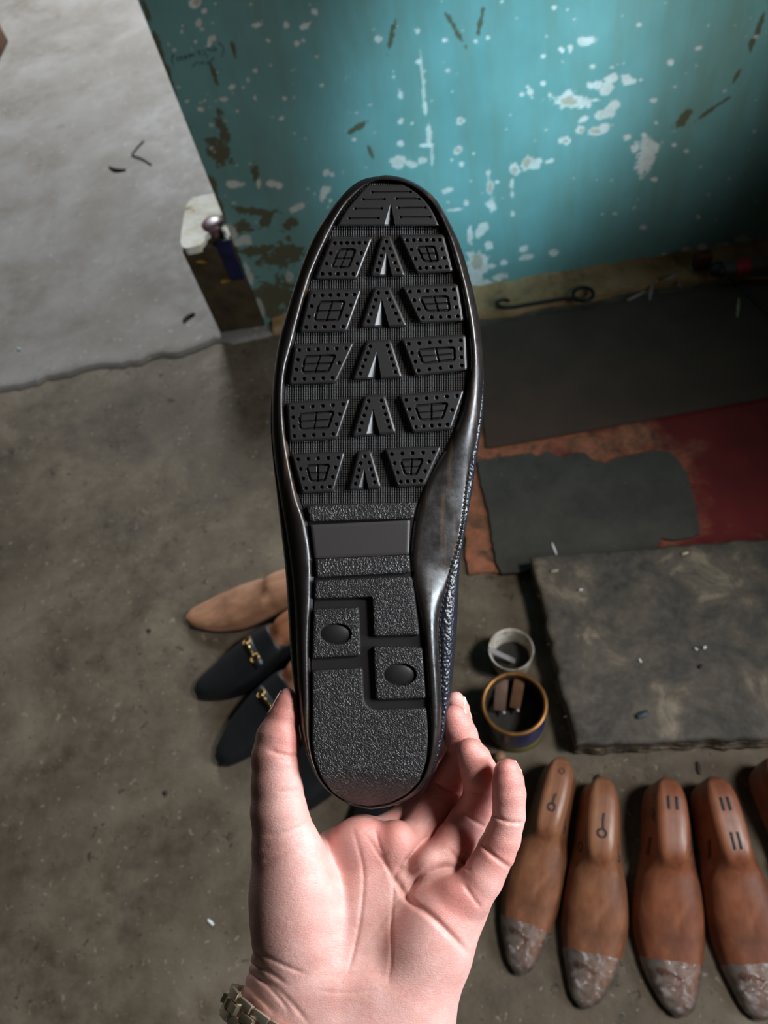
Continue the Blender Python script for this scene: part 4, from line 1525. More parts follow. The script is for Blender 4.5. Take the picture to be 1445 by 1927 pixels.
def Z3(*pts):
    return [(490 + x / 3.284, 310 + y / 3.284) for x, y in pts]


def Z4(*pts):
    return [(490 + x / 3.284, 690 + y / 3.284) for x, y in pts]


rowsL = [Z3((438, 455), (690, 452), (592, 705), (338, 705)), Z3((308, 780), (622, 772), (530, 1030), (243, 1035)),
         [(555, 650), (665, 646), (631, 720), (544, 723)], Z4((166, 228), (551, 200), (470, 445), (180, 460)), Z4((193, 545), (520, 532), (450, 770), (258, 782))]
rowsC = [Z3((750, 445), (803, 445), (892, 685), (680, 687)), Z3((705, 763), (798, 761), (902, 995), (622, 1004)),
         [(690, 643), (735, 641), (756, 710), (664, 714)], Z4((646, 183), (768, 180), (836, 407), (568, 432)), Z4((606, 525), (682, 523), (744, 745), (546, 762))]
rowsR = [Z3((860, 437), (1130, 435), (1187, 660), (965, 670)), Z3((876, 757), (1217, 740), (1252, 965), (985, 977)),
         [(756, 639), (875, 631), (878, 696), (781, 707)], Z4((858, 180), (1256, 147), (1176, 385), (940, 405)), Z4((770, 512), (1114, 497), (1010, 732), (845, 742))]
notches = [(Z3((778, 538))[0], Z3((738, 687))[0], Z3((814, 685))[0]), (Z3((748, 825))[0], Z3((704, 1002))[0], Z3((795, 998))[0]),
           ((709, 661), (691, 712), (717, 711)), (Z4((695, 262))[0], Z4((652, 425))[0], Z4((738, 415))[0]), (Z4((641, 632))[0], Z4((602, 757))[0], Z4((668, 750))[0])]
nd = [((5, 3, 4, 3), (5, 3, 4, 3)), ((5, 3, 4, 3), (5, 3, 4, 3)), ((5, 3, 4, 2), (5, 3, 4, 3)), ((5, 3, 4, 3), (5, 3, 4, 2)), ((4, 3, 3, 3), (4, 3, 3, 3))]
for i in range(5):
    quad_block('tread_lug', rowsL[i], lug_fn(rowsL[i], nd[i][0][0], nd[i][0][1], nd[i][0][2], nd[i][0][3]))
    a, bl_, br_ = notches[i]
    quad_block('tread_arrow', rowsC[i], arrow_fn(rowsC[i], a, bl_, br_, 4 if i < 4 else 4, 1 if i in (0, 4) else 2))
    quad_block('tread_lug', rowsR[i], lug_fn(rowsR[i], nd[i][1][0], nd[i][1][1], nd[i][1][2], nd[i][1][3]))

# toe block: everything in front of the first cross channel
ys = np.r_[np.arange(347.5, 424.5, 0.9), 424.6]
ins = 5.0
nu = 200
u = np.linspace(0, 1, nu)
X = np.array([[xl(y) + ins + (xr(y) - xl(y) - 2 * ins) * t for t in u] for y in ys])
Y = np.repeat(ys[:, None], nu, 1)
P = np.stack([X, Y], -1)
slots = [Z3((690, 170), (925, 168)), Z3((635, 215), (765, 213)), Z3((840, 210), (978, 210)), Z3((585, 272), (748, 270)), Z3((853, 267), (1018, 265)), Z3((548, 332), (728, 330)), Z3((865, 325), (1048, 323))]
z = notch_z(P, *[Z3(t)[0] for t in ((805, 238), (762, 388), (832, 382))])
for a, b in slots:
    z -= 3.0 * sstep(1.7, 0.6, seg_d(P, a, b))
    for c in (a, b):
        z -= 3.5 * sstep(2.6, 1.4, np.linalg.norm(P - np.asarray(c), axis=-1))
edge = np.minimum(np.minimum(X - X[:, :1], X[:, -1:] - X), np.minimum(Y - ys[0], ys[-1] - Y))
z -= 1.8 * sstep(2.6, 0.2, edge)
z += zc(Y)
V = np.concatenate([np.c_[P.reshape(-1, 2), z.ravel()]])
F = grid_faces(len(ys), nu)
nv = len(ys)
idx = np.r_[np.arange(nu), np.arange(1, nv) * nu + nu - 1, (nv - 1) * nu + np.arange(nu - 2, -1, -1), np.arange(nv - 2, 0, -1) * nu]
low = V[idx].copy()
low[:, 2] = BASE - 1
low[:, 1] += np.where(low[:, 1] > 424, 2.0, 0)
k0 = len(V)
SK = np.array([(idx[i], idx[(i + 1) % len(idx)], k0 + (i + 1) % len(idx), k0 + i) for i in range(len(idx))])
o = smesh('toe_tread', np.concatenate([V, low]), np.concatenate([F, SK]), M_block, outsole)
add_auto(o, 50)

# ---- waist: textured bars and the smooth panel
quad_block('waist_bar', [(578, 953), (783, 945.5), (776, 975), (584, 981)], None, M_grainb, 2.0, 3, 2.0)
quad_block('waist_panel', [(584.5, 988), (771, 979), (769, 1043.5), (592, 1051.5)], None, M_panel, 3.0, 2, 1.0, top=-3.0)
quad_block('waist_bar', [(594, 1052.5), (769, 1044.5), (771, 1077), (596, 1086)], None, M_grainb, 2.0, 3, 2.0, top=-0.5)


def poly_block(name, poly, mat_, r=4.0, step=5.0, top=TOP, fn=None):
    """raised block on any footprint, filled by a constrained Delaunay mesh"""
    rp = rounded(poly, r)
    area_ = 0.5 * np.sum(rp[:, 0] * np.roll(rp[:, 1], -1) - np.roll(rp[:, 0], -1) * rp[:, 1])
    if area_ < 0:
        rp = rp[::-1]
    n_ = int(np.sum(np.linalg.norm(np.roll(rp, -1, 0) - rp, axis=1)) / 3.0)
    rp = resample(rp, n_, True)

    def push(k):
        t = np.roll(rp, -1, 0) - np.roll(rp, 1, 0)
        t /= np.linalg.norm(t, axis=1, keepdims=True) + 1e-9
        return rp + np.stack([-t[:, 1], t[:, 0]], 1) * k
    r1, r2 = push(1.2), push(3.0)
    bx0, bx1 = rp.min(0), rp.max(0)
    gx_, gy_ = np.meshgrid(np.arange(bx0[0], bx1[0], step), np.arange(bx0[1], bx1[1], step))
    g = np.stack([gx_.ravel(), gy_.ravel()], 1)
    g = g[poly_sdf(g, r2) < -step * 0.6]
    pts = [Vector(p_) for p_ in r2] + [Vector(p_) for p_ in g]
    ed = [(i, (i + 1) % n_) for i in range(n_)]
    res = delaunay_2d_cdt(pts, ed, [], 1, 1e-4)
    q = np.array([v_[:] for v_ in res[0]])
    tri = [tuple(t) for t in res[2]]
    base_n = len(q)
    zt = np.full(base_n, top)
    if fn is not None:
        zt = zt + fn(q)
    V = [np.c_[q, zt + zc(q[:, 1])]]
    for ring, zz in ((r1, top - 0.7), (rp, top - 2.4)):
        V.append(np.c_[ring, zz + zc(ring[:, 1])])
    out = push(-2.0)
    V.append(np.c_[out, BASE + zc(out[:, 1]) - .5])
    F = list(tri)
    # boundary of the top: input points keep their order
    orig = res[3]
    mp_i = {}
    for i, o_ in enumerate(orig):
        for j in o_:
            if j < n_:
                mp_i[j] = i
    ringi = [[mp_i[j] for j in range(n_)]] + [[base_n + k * n_ + j for j in range(n_)] for k in range(3)]
    for a, b in zip(ringi[:-1], ringi[1:]):
        F += [(a[j], b[j], b[(j + 1) % n_], a[(j + 1) % n_]) for j in range(n_)]
    o = smesh(name, np.concatenate(V), F, mat_, outsole, rec=True)
    add_auto(o, 60)
    return o


poly_block('heel_corner_pad', [(593, 1093), (773, 1085), (779, 1120), (788, 1194), (703, 1197), (700, 1123), (592, 1127)], M_grain)


def pad_fn(c, rx, ry):
    def f(q):
        d = np.sqrt(((q[..., 0] - c[0]) / rx) ** 2 + ((q[..., 1] - c[1]) / ry) ** 2)
        return np.where(d < 1.0, -7.0 + 4.5 * (1 - d * d), -7.0 * sstep(1.07, 1.0, d))
    return f


def oval_pad(quad, c, rx, ry):
    o = quad_block('heel_square_pad', quad, pad_fn(c, rx, ry), M_grain, 1.6, 4, 2.5)
    d = np.linspace(0, 1, 10)[1:] * 0.96
    a = np.linspace(0, 2 * math.pi, 48, endpoint=False)
    V = [[c[0], c[1], -1.6]]
    for t in d:
        V += [[c[0] + rx * t * math.cos(b), c[1] + ry * t * math.sin(b), -6.6 + 5.0 * (1 - t * t) ** 0.8] for b in a]
    F = [(0, 1 + i, 1 + (i + 1) % 48) for i in range(48)]
    for r in range(len(d) - 1):
        F += [(1 + r * 48 + i, 1 + (r + 1) * 48 + i, 1 + (r + 1) * 48 + (i + 1) % 48, 1 + r * 48 + (i + 1) % 48) for i in range(48)]
    b = smesh('oval_button', np.array(V), F, M_under, outsole, rec=True)
    return o


oval_pad([(591, 1147), (674, 1144), (677, 1233), (588, 1238)], (631.5, 1193), 28.5, 18.8)
oval_pad([(703, 1217), (793, 1219), (800, 1313), (708, 1316)], (752, 1269.5), 29.6, 20)
poly_block('heel_pad', [(587.5, 1262), (681, 1257), (683, 1310), (686, 1325), (696, 1334), (712, 1336), (801, 1332), (805, 1382), (802, 1430), (789, 1470), (764, 1494), (730, 1510), (694, 1516), (657, 1510), (628, 1492), (605, 1464), (592, 1431), (587, 1396), (587.5, 1327)], M_grain, 5.0, 5.0)

# ---- glossy sidewall, from the groove round the tread plate out to the upper
NP = 150
lin, rin, lout, rout = side(L_IN, NP), side(R_IN, NP), side(L_OUT, NP), side(R_OUT, NP)


def loop(l, r):
    return np.concatenate([l, r[::-1][1:-1]])


# join both outlines at the apexes
for a_, b_ in ((lin, rin), (lout, rout)):
    for e in (0, -1):
        m_ = (a_[e] + b_[e]) / 2
        a_[e] = b_[e] = m_
IN, OUT = loop(lin, rin), loop(lout, rout)
wd = np.linalg.norm(OUT - IN, axis=1)
prof = [(0.0, -16.0), (0.03, -15.5), (0.10, -14.0), (0.20, -5.5), (0.32, -0.5), (0.48, 0.8), (0.64, -1.5), (0.80, -7.0), (0.92, -14.0), (0.985, -22.0), (1.0, -30.0), (0.99, -38.0), (0.955, -44)]
V = []
for t, z0 in prof:
    p = IN + (OUT - IN) * t
    big = np.clip((wd - 36) / 45, 0, 1)          # the wide wrap over the arch rolls away more gently
    tt = t
    zz = z0 * (1 - big) + big * (-15.5 + 10.5 * sstep(0.0, 0.10, tt) - 27 * tt ** 1.5 - (14 if t < 0.985 and t > 0.97 else 0) - (z0 < -25) * 8)
    hz = zc(p[:, 1]) - 10 * np.clip((p[:, 1] - 1468) / 45, 0, 1) * min(1, t * 3)
    V.append(np.c_[p, zz + hz])
n_ = len(IN)
F = grid_faces(len(prof), n_, True)
wl_ = smesh('sidewall', np.concatenate(V), F, M_wall, shoe, rec=True)

# ---- upper: from the seam under the sidewall round the outside to the top line
lup, rup = side(L_UP, NP), side(R_UP, NP)
for e in (0, -1):
    m_ = (lup[e] + rup[e]) / 2
    lup[e] = rup[e] = m_
UP = loop(lup, rup)
ymid = UP[:, 1]
cy_ = 940.0
axis_x = np.interp(ymid, [330, 700, 1000, 1300, 1525], [722, 712, 705, 700, 698])
Hh = np.interp(ymid, [330, 420, 560, 760, 900, 1100, 1300, 1525], [95, 130, 165, 215, 262, 235, 225, 245])
V = []
K = [(0.0, 0.12), (0.02, 0.2), (0.05, 0.34), (0.05, 0.48), (0.09, 0.62), (0.15, 0.78), (0.23, 0.90), (0.30, 1.0)]
# first ring sits just inside the sidewall edge
inner = IN + (OUT - IN) * 0.95
bigi = np.clip((wd - 36) / 45, 0, 1)
V.append(np.c_[inner, -30.0 - 15 * bigi + zc(inner[:, 1])])
mids = OUT * 0.35 + UP * 0.65
bigm = np.clip((wd - 36) / 45, 0, 1)
V.append(np.c_[mids, -34.0 - 16 * bigm + zc(mids[:, 1])])
V.append(np.c_[UP, -62.0 - 14 * bigm + 0.8 * zc(UP[:, 1])])
for a_, t in K[2:]:
    p = UP.copy()
    cxy = np.stack([axis_x, np.clip(ymid, 470, 1400)], 1)
    p = p + (cxy - p) * (a_ * 0.8)
    V.append(np.c_[p, np.minimum(-Hh * t - 10, -70 + 0.8 * zc(UP[:, 1]) - 40 * a_)])
V = np.concatenate(V)
V[:, 1] = np.minimum(V[:, 1], 1521.5)
up = smesh('upper', V, grid_faces(9, n_, True), M_leather, shoe, rec=True)
md = up.modifiers.new('thick', 'SOLIDIFY')
md.thickness = 0.0014
md.offset = -1
# vamp closing the front half over the toes
top = V[-n_:]
half = NP
lt, rt = top[:NP], np.concatenate([top[:1], top[NP:][::-1], top[NP - 1:NP]])
i1_ = int(np.searchsorted(lt[:, 1], 905))
W_ = np.linspace(0, 1, 15)
Vv = []
for i in range(0, i1_):
    for t in W_:
        p = lt[i] * (1 - t) + rt[i] * t
        p = p + np.array([0, 0, -1]) * 42 * math.sin(math.pi * t) * np.interp(lt[i, 1], [330, 420, 900], [0.3, 1, 1.2])
        Vv.append(p)
vm = smesh('vamp', np.array(Vv), grid_faces(i1_, len(W_)), M_leather, shoe, rec=True)
md = vm.modifiers.new('thick', 'SOLIDIFY')
md.thickness = 0.0014
# insole closing the inside
Vv = []
yy = np.arange(380, 1480, 12.0)
lo, ro = lout[np.argsort(lout[:, 1])], rout[np.argsort(rout[:, 1])]
for y in yy:
    a_, b_ = np.interp(y, lo[:, 1], lo[:, 0]) + 16, np.interp(y, ro[:, 1], ro[:, 0]) - 16
    for t in np.linspace(0, 1, 12):
        Vv.append([a_ + (b_ - a_) * t, y, -88.0])
ins_ = smesh('insole', np.array(Vv), grid_faces(len(yy), 12), M_lining, shoe)
md = ins_.modifiers.new('thick', 'SOLIDIFY')
md.thickness = 0.002

# stitches along the arch seam
sp_ = resample(np.array([(883, 886), (877, 940), (870, 1003), (856, 1052), (842, 1098), (830.5, 1139), (826, 1186), (828, 1243), (831.5, 1300)], float), 400)
st_v = []
for i in range(0, 396, 9):
    a_, b_ = sp_[i], sp_[min(399, i + 6)]
    zz = -30.0
    st_v.append(tube(np.array([[*a_, zz], [*((a_ + b_) / 2 + [0.6, 0]), zz + 2.5], [*b_, zz]]), 1.2, 6))
Vt, Ft, _ = merge(st_v)
smesh('stitching', Vt, Ft, M_thread, shoe)


# ================================================================== HAND
def smin(a, b, k):
    h = np.clip(0.5 + 0.5 * (b - a) / k, 0, 1)
    return b + (a - b) * h - k * h * (1 - h)


HS = 2.3
LO = np.array([360.0, 1270.0, -310.0])
HI = np.array([1020.0, 2800.0, 80.0])
NX, NY, NZ = [int((HI[i] - LO[i]) / HS) + 1 for i in range(3)]
AX = [LO[i] + HS * np.arange(n_) for i, n_ in enumerate((NX, NY, NZ))]
BIG = 60.0


def field():
    return np.full((NX, NY, NZ), BIG, np.float32)


def sub(lo, hi):
    s, g = [], []
    for i, n_ in enumerate((NX, NY, NZ)):
        a = max(0, int((lo[i] - LO[i]) / HS))
        b = min(n_, int((hi[i] - LO[i]) / HS) + 2)
        s.append(slice(a, max(a + 1, b)))
        g.append(AX[i][a:max(a + 1, b)].astype(np.float32))
    X_, Y_, Z_ = np.meshgrid(*g, indexing='ij', sparse=True)
    return tuple(s), X_, Y_, Z_


def add_cone(Fd, a, b, k):
    """smooth-union a round cone a=(x,y,z,r) b=(x,y,z,r[,flat]) into the field"""
    a, b = np.asarray(a, float), np.asarray(b, float)
    m_ = max(a[3], b[3]) + k + BIG * 0.5
    s, X_, Y_, Z_ = sub(np.minimum(a[:3], b[:3]) - m_, np.maximum(a[:3], b[:3]) + m_)
    d = b[:3] - a[:3]
    L2 = d @ d + 1e-9
    t = np.clip(((X_ - a[0]) * d[0] + (Y_ - a[1]) * d[1] + (Z_ - a[2]) * d[2]) / L2, 0, 1)
    q = np.sqrt((X_ - a[0] - t * d[0]) ** 2 + (Y_ - a[1] - t * d[1]) ** 2 + (Z_ - a[2] - t * d[2]) ** 2) - (a[3] + (b[3] - a[3]) * t)
    Fd[s] = smin(Fd[s], q.astype(np.float32), k)


def add_ell(Fd, c, r, k, ang=0.0):
    c, r = np.asarray(c, float), np.asarray(r, float)
    m_ = r.max() + k + BIG * 0.4
    s, X_, Y_, Z_ = sub(c - m_, c + m_)
    ca, sa = math.cos(math.radians(ang)), math.sin(math.radians(ang))
    u_ = (X_ - c[0]) * ca + (Y_ - c[1]) * sa
    v_ = -(X_ - c[0]) * sa + (Y_ - c[1]) * ca
    w_ = Z_ - c[2]
    k0 = np.sqrt((u_ / r[0]) ** 2 + (v_ / r[1]) ** 2 + (w_ / r[2]) ** 2)
    k1 = np.sqrt((u_ / r[0] ** 2) ** 2 + (v_ / r[1] ** 2) ** 2 + (w_ / r[2] ** 2) ** 2)
    q = k0 * (k0 - 1) / np.maximum(k1, 1e-6)
    Fd[s] = smin(Fd[s], q.astype(np.float32), k)


def chain(pts, k=5.0):
    Fd = field()
    for a, b in zip(pts[:-1], pts[1:]):
        add_cone(Fd, a, b, k)
    return Fd


# joints: x, y, z, radius  (from knuckle to tip)
PINKY = [(884, 1686, -70, 44), (905, 1655, -62, 42), (932, 1608, -52, 37), (946, 1580, -40, 33.5), (957, 1538, -26, 31.5), (958, 1495, -12, 31.5), (956, 1470, -6, 29.5), (954, 1452, -2, 25)]
RING = [(830, 1628, -100, 44), (858, 1580, -118, 39), (880, 1545, -128, 36), (899, 1514, -112, 34), (907, 1480, -88, 34.5), (901, 1452, -64, 34), (892, 1428, -48, 31), (884, 1414, -42, 26)]
MIDDLE = [(768, 1600, -125, 42), (806, 1540, -160, 37), (838, 1490, -176, 35), (856, 1452, -160, 33), (876, 1412, -124, 32), (867, 1385, -92, 31.5), (860, 1364, -76, 29), (854, 1350, -70, 24)]
INDEX = [(700, 1590, -140, 44), (770, 1545, -215, 36), (822, 1490, -258, 33), (850, 1430, -252, 30), (868, 1375, -210, 25), (862, 1335, -172, 21), (857, 1318, -160, 17)]
THUMB = [(560, 1720, -95, 86), (540, 1600, -72, 66), (525, 1530, -55, 53), (521, 1478, -48, 47.5), (518, 1425, -44, 44), (523, 1388, -42, 40), (534, 1350, -42, 28.5), (539, 1325, -42, 21), (541, 1308, -42, 14)]
fing = np.minimum(np.minimum(chain(PINKY), chain(RING)), np.minimum(chain(MIDDLE), chain(INDEX)))
# palm
Fh = field()
K = 26.0
for a, b in [((555, 1690, -110, 84), (575, 1800, -118, 94)),               # thumb base
             ((575, 1800, -118, 94), (560, 1885, -120, 100)),
             ((640, 1860, -120, 78), (690, 1600, -128, 56)),               # metacarpals
             ((680, 1860, -120, 78), (755, 1605, -130, 54)),
             ((720, 1860, -120, 78), (825, 1638, -122, 52)),
             ((745, 1860, -120, 84), (872, 1690, -100, 52)),
             ((838, 1716, -108, 72), (800, 1800, -112, 82)),               # outer edge of the palm
             ((800, 1800, -112, 82), (765, 1885, -115, 88)),
             ((575, 1640, -120, 52), (680, 1580, -140, 46)),               # web to the index finger
             ((560, 1885, -120, 98), (520, 2850, -85, 118)),               # wrist and forearm
             ((655, 1890, -120, 98), (645, 2850, -80, 140)),
             ((610, 1890, -114, 97), (580, 2850, -80, 138)),
             ((708, 1890, -114, 97), (708, 2850, -80, 138)),
             ((765, 1885, -115, 90), (770, 2850, -85, 118))]:
    add_cone(Fh, a, b, K)
add_ell(Fh, (552, 1715, -66), (78, 128, 68), 30, 6)                        # thenar mound
add_ell(Fh, (548, 1660, -72), (66, 96, 62), 24, 6)
add_ell(Fh, (806, 1776, -74), (70, 112, 62), 30, 24)                       # hypothenar
add_ell(Fh, (862, 1690, -72), (52, 46, 50), 12, 30)                        # mound under the little finger
add_ell(Fh, (806, 1628, -90), (34, 40, 40), 12, 30)
add_ell(Fh, (742, 1588, -96), (44, 46, 44), 14, 20)
add_ell(Fh, (676, 1588, -96), (56, 52, 46), 16, -10)
Fh = smin(Fh, chain(THUMB, 8.0), 16.0)
Fh = smin(Fh, fing, 13.0)


def crease(Fd, pts, amp, w, z0=-170, closed=False):
    """press a skin fold into the side that faces the viewer"""
    p = resample(chaikin(np.array(pts, float), 2, False), 40)
    s, X_, Y_, Z_ = sub(np.r_[p.min(0) - 4 * w, z0], np.r_[p.max(0) + 4 * w, HI[2]])
    X2, Y2 = np.meshgrid(X_.ravel(), Y_.ravel(), indexing='ij')
    Q = np.stack([X2, Y2], -1)
    d = np.full(X2.shape, 1e9)
    tt = np.zeros(X2.shape)
    for i in range(len(p) - 1):
        di = seg_d(Q, p[i], p[i + 1])
        tt = np.where(di < d, i / (len(p) - 2), tt)
        d = np.minimum(d, di)
    taper = np.clip(np.minimum(tt, 1 - tt) * 5 + 0.25, 0, 1)
    g = amp * taper * np.exp(-(d / w) ** 2)
    Fd[s] += g[..., None].astype(np.float32)


CREASES = [
    # palm lines
    ([(664, 1560), (676, 1600), (686, 1644), (680, 1718), (671, 1768), (655, 1830)], 2.4, 3.4),
    ([(690, 1575), (715, 1610), (744, 1660), (735, 1727), (738, 1800), (730, 1850)], 2.4, 3.4),
    ([(735, 1640), (769, 1698), (806, 1718), (848, 1760), (878, 1792)], 6.5, 6.0),
    ([(765, 1690), (781, 1654), (806, 1640), (835, 1631), (860, 1632)], 7.0, 6.5),
    ([(757, 1628), (782, 1596), (808, 1571)], 6.0, 6.0),
    ([(757, 1628), (740, 1650), (744, 1662)], 3.0, 4.5),
    ([(704, 1555), (716, 1600), (735, 1640)], 1.6, 3.2),
    ([(672, 1780), (700, 1766), (742, 1700), (800, 1640)], 1.4, 3.0),
    ([(676, 1640), (700, 1620), (735, 1600)], 1.4, 3.0),
    ([(615, 1838), (662, 1832), (720, 1830)], 1.2, 3.5), ([(600, 1865), (650, 1870), (710, 1862)], 1.2, 3.5),
    # finger joints
    ([(926, 1530), (943, 1543), (962, 1549), (985, 1548)], 4.2, 4.0), ([(905, 1588), (925, 1608), (945, 1624), (962, 1634)], 5.0, 4.5),
    ([(872, 1527), (890, 1545), (914, 1557)], 4.0, 4.0), ([(875, 1488), (900, 1492), (925, 1490)], 3.0, 4.0),
    ([(873, 1665), (890, 1690), (905, 1710)], 3.0, 4.0), ([(820, 1472), (845, 1488), (870, 1494)], 3.5, 4.0),
    ([(845, 1600), (868, 1622), (885, 1640)], 3.0, 4.0),
    # thumb
    ([(562, 1420), (545, 1424), (525, 1418), (505, 1412)], 3.6, 4.5), ([(560, 1432), (540, 1432), (520, 1428)], 1.8, 3.5),
    ([(585, 1545), (560, 1560), (530, 1568), (495, 1572)], 2.6, 5.0), ([(580, 1562), (555, 1578), (520, 1592), (485, 1600)], 2.4, 5.0), ([(570, 1588), (535, 1605), (490, 1625)], 2.0, 5.0),
    ([(565, 1485), (540, 1490), (515, 1490)], 1.2, 4.0),
    # wrist wrinkles
    ([(462, 1786), (500, 1800), (545, 1822), (575, 1832)], 2.8, 4.2), ([(458, 1806), (495, 1822), (540, 1852)], 2.8, 4.2), ([(456, 1826), (490, 1842), (528, 1880), (545, 1905)], 3.0, 4.2),
    ([(450, 1846), (480, 1868), (515, 1905)], 3.0, 4.5), ([(480, 1836), (520, 1858), (560, 1900), (580, 1925)], 2.6, 5.0)]
for p, amp, w in CREASES:
    crease(Fh, p, amp, w)


def surface_nets(Fd):
    S = Fd < 0
    nx, ny, nz = Fd.shape
    cnt = np.zeros((nx - 1, ny - 1, nz - 1), np.int8)
    corners = [(i, j, k) for i in (0, 1) for j in (0, 1) for k in (0, 1)]
    for i, j, k in corners:
        cnt += S[i:nx - 1 + i, j:ny - 1 + j, k:nz - 1 + k]
    act = (cnt > 0) & (cnt < 8)
    ix = np.argwhere(act)
    idx = np.full(act.shape, -1, np.int64)
    idx[act] = np.arange(len(ix))
    acc = np.zeros((len(ix), 3))
    num = np.zeros(len(ix))
    for c0 in corners:
        for ax in range(3):
            if c0[ax]:
                continue
            c1 = list(c0)
            c1[ax] = 1
            a = Fd[ix[:, 0] + c0[0], ix[:, 1] + c0[1], ix[:, 2] + c0[2]].astype(float)
            b = Fd[ix[:, 0] + c1[0], ix[:, 1] + c1[1], ix[:, 2] + c1[2]].astype(float)
            cr = (a < 0) != (b < 0)
            t = np.where(cr, a / np.where(cr, a - b, 1), 0)
            p = np.tile(np.array(c0, float), (len(ix), 1))
            p[:, ax] += t
            acc[cr] += p[cr]
            num[cr] += 1
    V = ix + acc / num[:, None]
    Q = []
    for ax in range(3):
        o1, o2 = [(1, 2), (2, 0), (0, 1)][ax]
        sl0 = [slice(None)] * 3
        sl1 = [slice(None)] * 3
        sl0[ax] = slice(0, -1)
        sl1[ax] = slice(1, None)
        a, b = S[tuple(sl0)], S[tuple(sl1)]
        for flip in (False, True):
            e = np.argwhere((a & ~b) if not flip else (~a & b))
            e = e[(e[:, o1] > 0) & (e[:, o2] > 0) & (e[:, o1] < Fd.shape[o1] - 1) & (e[:, o2] < Fd.shape[o2] - 1)]
            d1 = np.zeros(3, int)
            d1[o1] = 1
            d2 = np.zeros(3, int)
            d2[o2] = 1
            q = [idx[tuple((e - s_).T)] for s_ in (d1 + d2, d2, np.zeros(3, int), d1)]
            q = np.stack(q if not flip else q[::-1], 1)
            Q.append(q)
    return V, np.concatenate(Q)


# close the forearm at its far end, well below the picture
Fh[:, -1, :] = BIG
Fh[0], Fh[-1] = BIG, BIG
Fh[:, :, 0], Fh[:, :, -1] = BIG, BIG
V, Q = surface_nets(Fh)
Q = Q[(Q >= 0).all(1)]
V = LO + V * HS
# light smoothing
for _ in range(2):
    s_ = np.zeros_like(V)
    c_ = np.zeros(len(V))
    for a, b in ((0, 1), (1, 2), (2, 3), (3, 0)):
        np.add.at(s_, Q[:, a], V[Q[:, b]])
        np.add.at(c_, Q[:, a], 1)
        np.add.at(s_, Q[:, b], V[Q[:, a]])
        np.add.at(c_, Q[:, b], 1)
    V = V * 0.5 + 0.5 * s_ / c_[:, None]


def flush_of(V):
    """redder skin on finger ends and palm mounds"""
    f_ = np.zeros(len(V))
    for c, r in [((857, 1352, -75), 60), ((886, 1420, -45), 62), ((956, 1455, -5), 80), ((862, 1330, -170), 30), ((541, 1340, -40), 60), ((906, 1500, -90), 60), ((880, 1425, -120), 70), ((850, 1480, -170), 110), ((860, 1570, -120), 80), ((720, 1570, -60), 70), ((860, 1690, -30), 60), ((935, 1600, -40), 60), ((555, 1395, -10), 50)]:
        f_ = np.maximum(f_, 0.9 * np.exp(-(np.linalg.norm(V - np.array(c), axis=1) / r) ** 2))
    return f_


n = NT('skin')
fl_ = n.attr('flush')
P_ = n.attr('sp', 'Vector')
mot = n.noise(0.022, 4, 0.6, vec=P_)
col = n.mix(n.ramp(mot, [(0.35, (0, 0, 0)), (0.70, (1, 1, 1))]), (0.67, 0.35, 0.305), (0.76, 0.455, 0.41))
col = n.mix(n.math('MULTIPLY', fl_, 0.85), col, (0.58, 0.19, 0.155))
n.set(Base_Color=col, Roughness=0.42)
n.b.inputs['Subsurface Weight'].default_value = 0.22
n.b.inputs['Subsurface Radius'].default_value = (0.006, 0.0022, 0.0012)
n.b.inputs['Subsurface Scale'].default_value = 0.6
h = n.math('ADD', n.math('MULTIPLY', n.voro(0.22, 'DISTANCE_TO_EDGE', vec=P_), 0.5), n.noise(0.11, 5, 0.62, vec=P_))
mpw = n.n('ShaderNodeMapping')
mpw.inputs['Scale'].default_value = (0.10, 0.42, 0.1)
mpw.inputs['Rotation'].default_value = (0, 0, 0.5)
n.link(P_, mpw.inputs['Vector'])
wr = n.ramp(n.noise(1.0, 4, 0.6, vec=mpw.outputs[0], dist=0.8), [(0.35, (0, 0, 0)), (0.55, (1, 1, 1))])
n.bump(n.math('ADD', h, n.math('MULTIPLY', wr, 0.35)), 0.36, 0.0007)
M_skin = n.m
M_nail = NT('fingernail')
M_nail.set(Base_Color=(0.70, 0.45, 0.39), Roughness=0.36)
M_nail.b.inputs['Subsurface Weight'].default_value = 0.15
M_nail.b.inputs['Subsurface Radius'].default_value = (0.003, 0.0012, 0.0008)
M_nail = M_nail.m
M_tip = plain('nail edge', (0.80, 0.70, 0.62), 0.35)

hand = thing('person', 'bare left hand and wrist holding the black shoe up by its heel', 'person', tuple(hand_pt((650, 1700, -100))))
mesh('body', hand_pt(V), Q, M_skin, hand, attrs={'sp': V, 'flush': flush_of(V)})
recalc(hand.children[0])


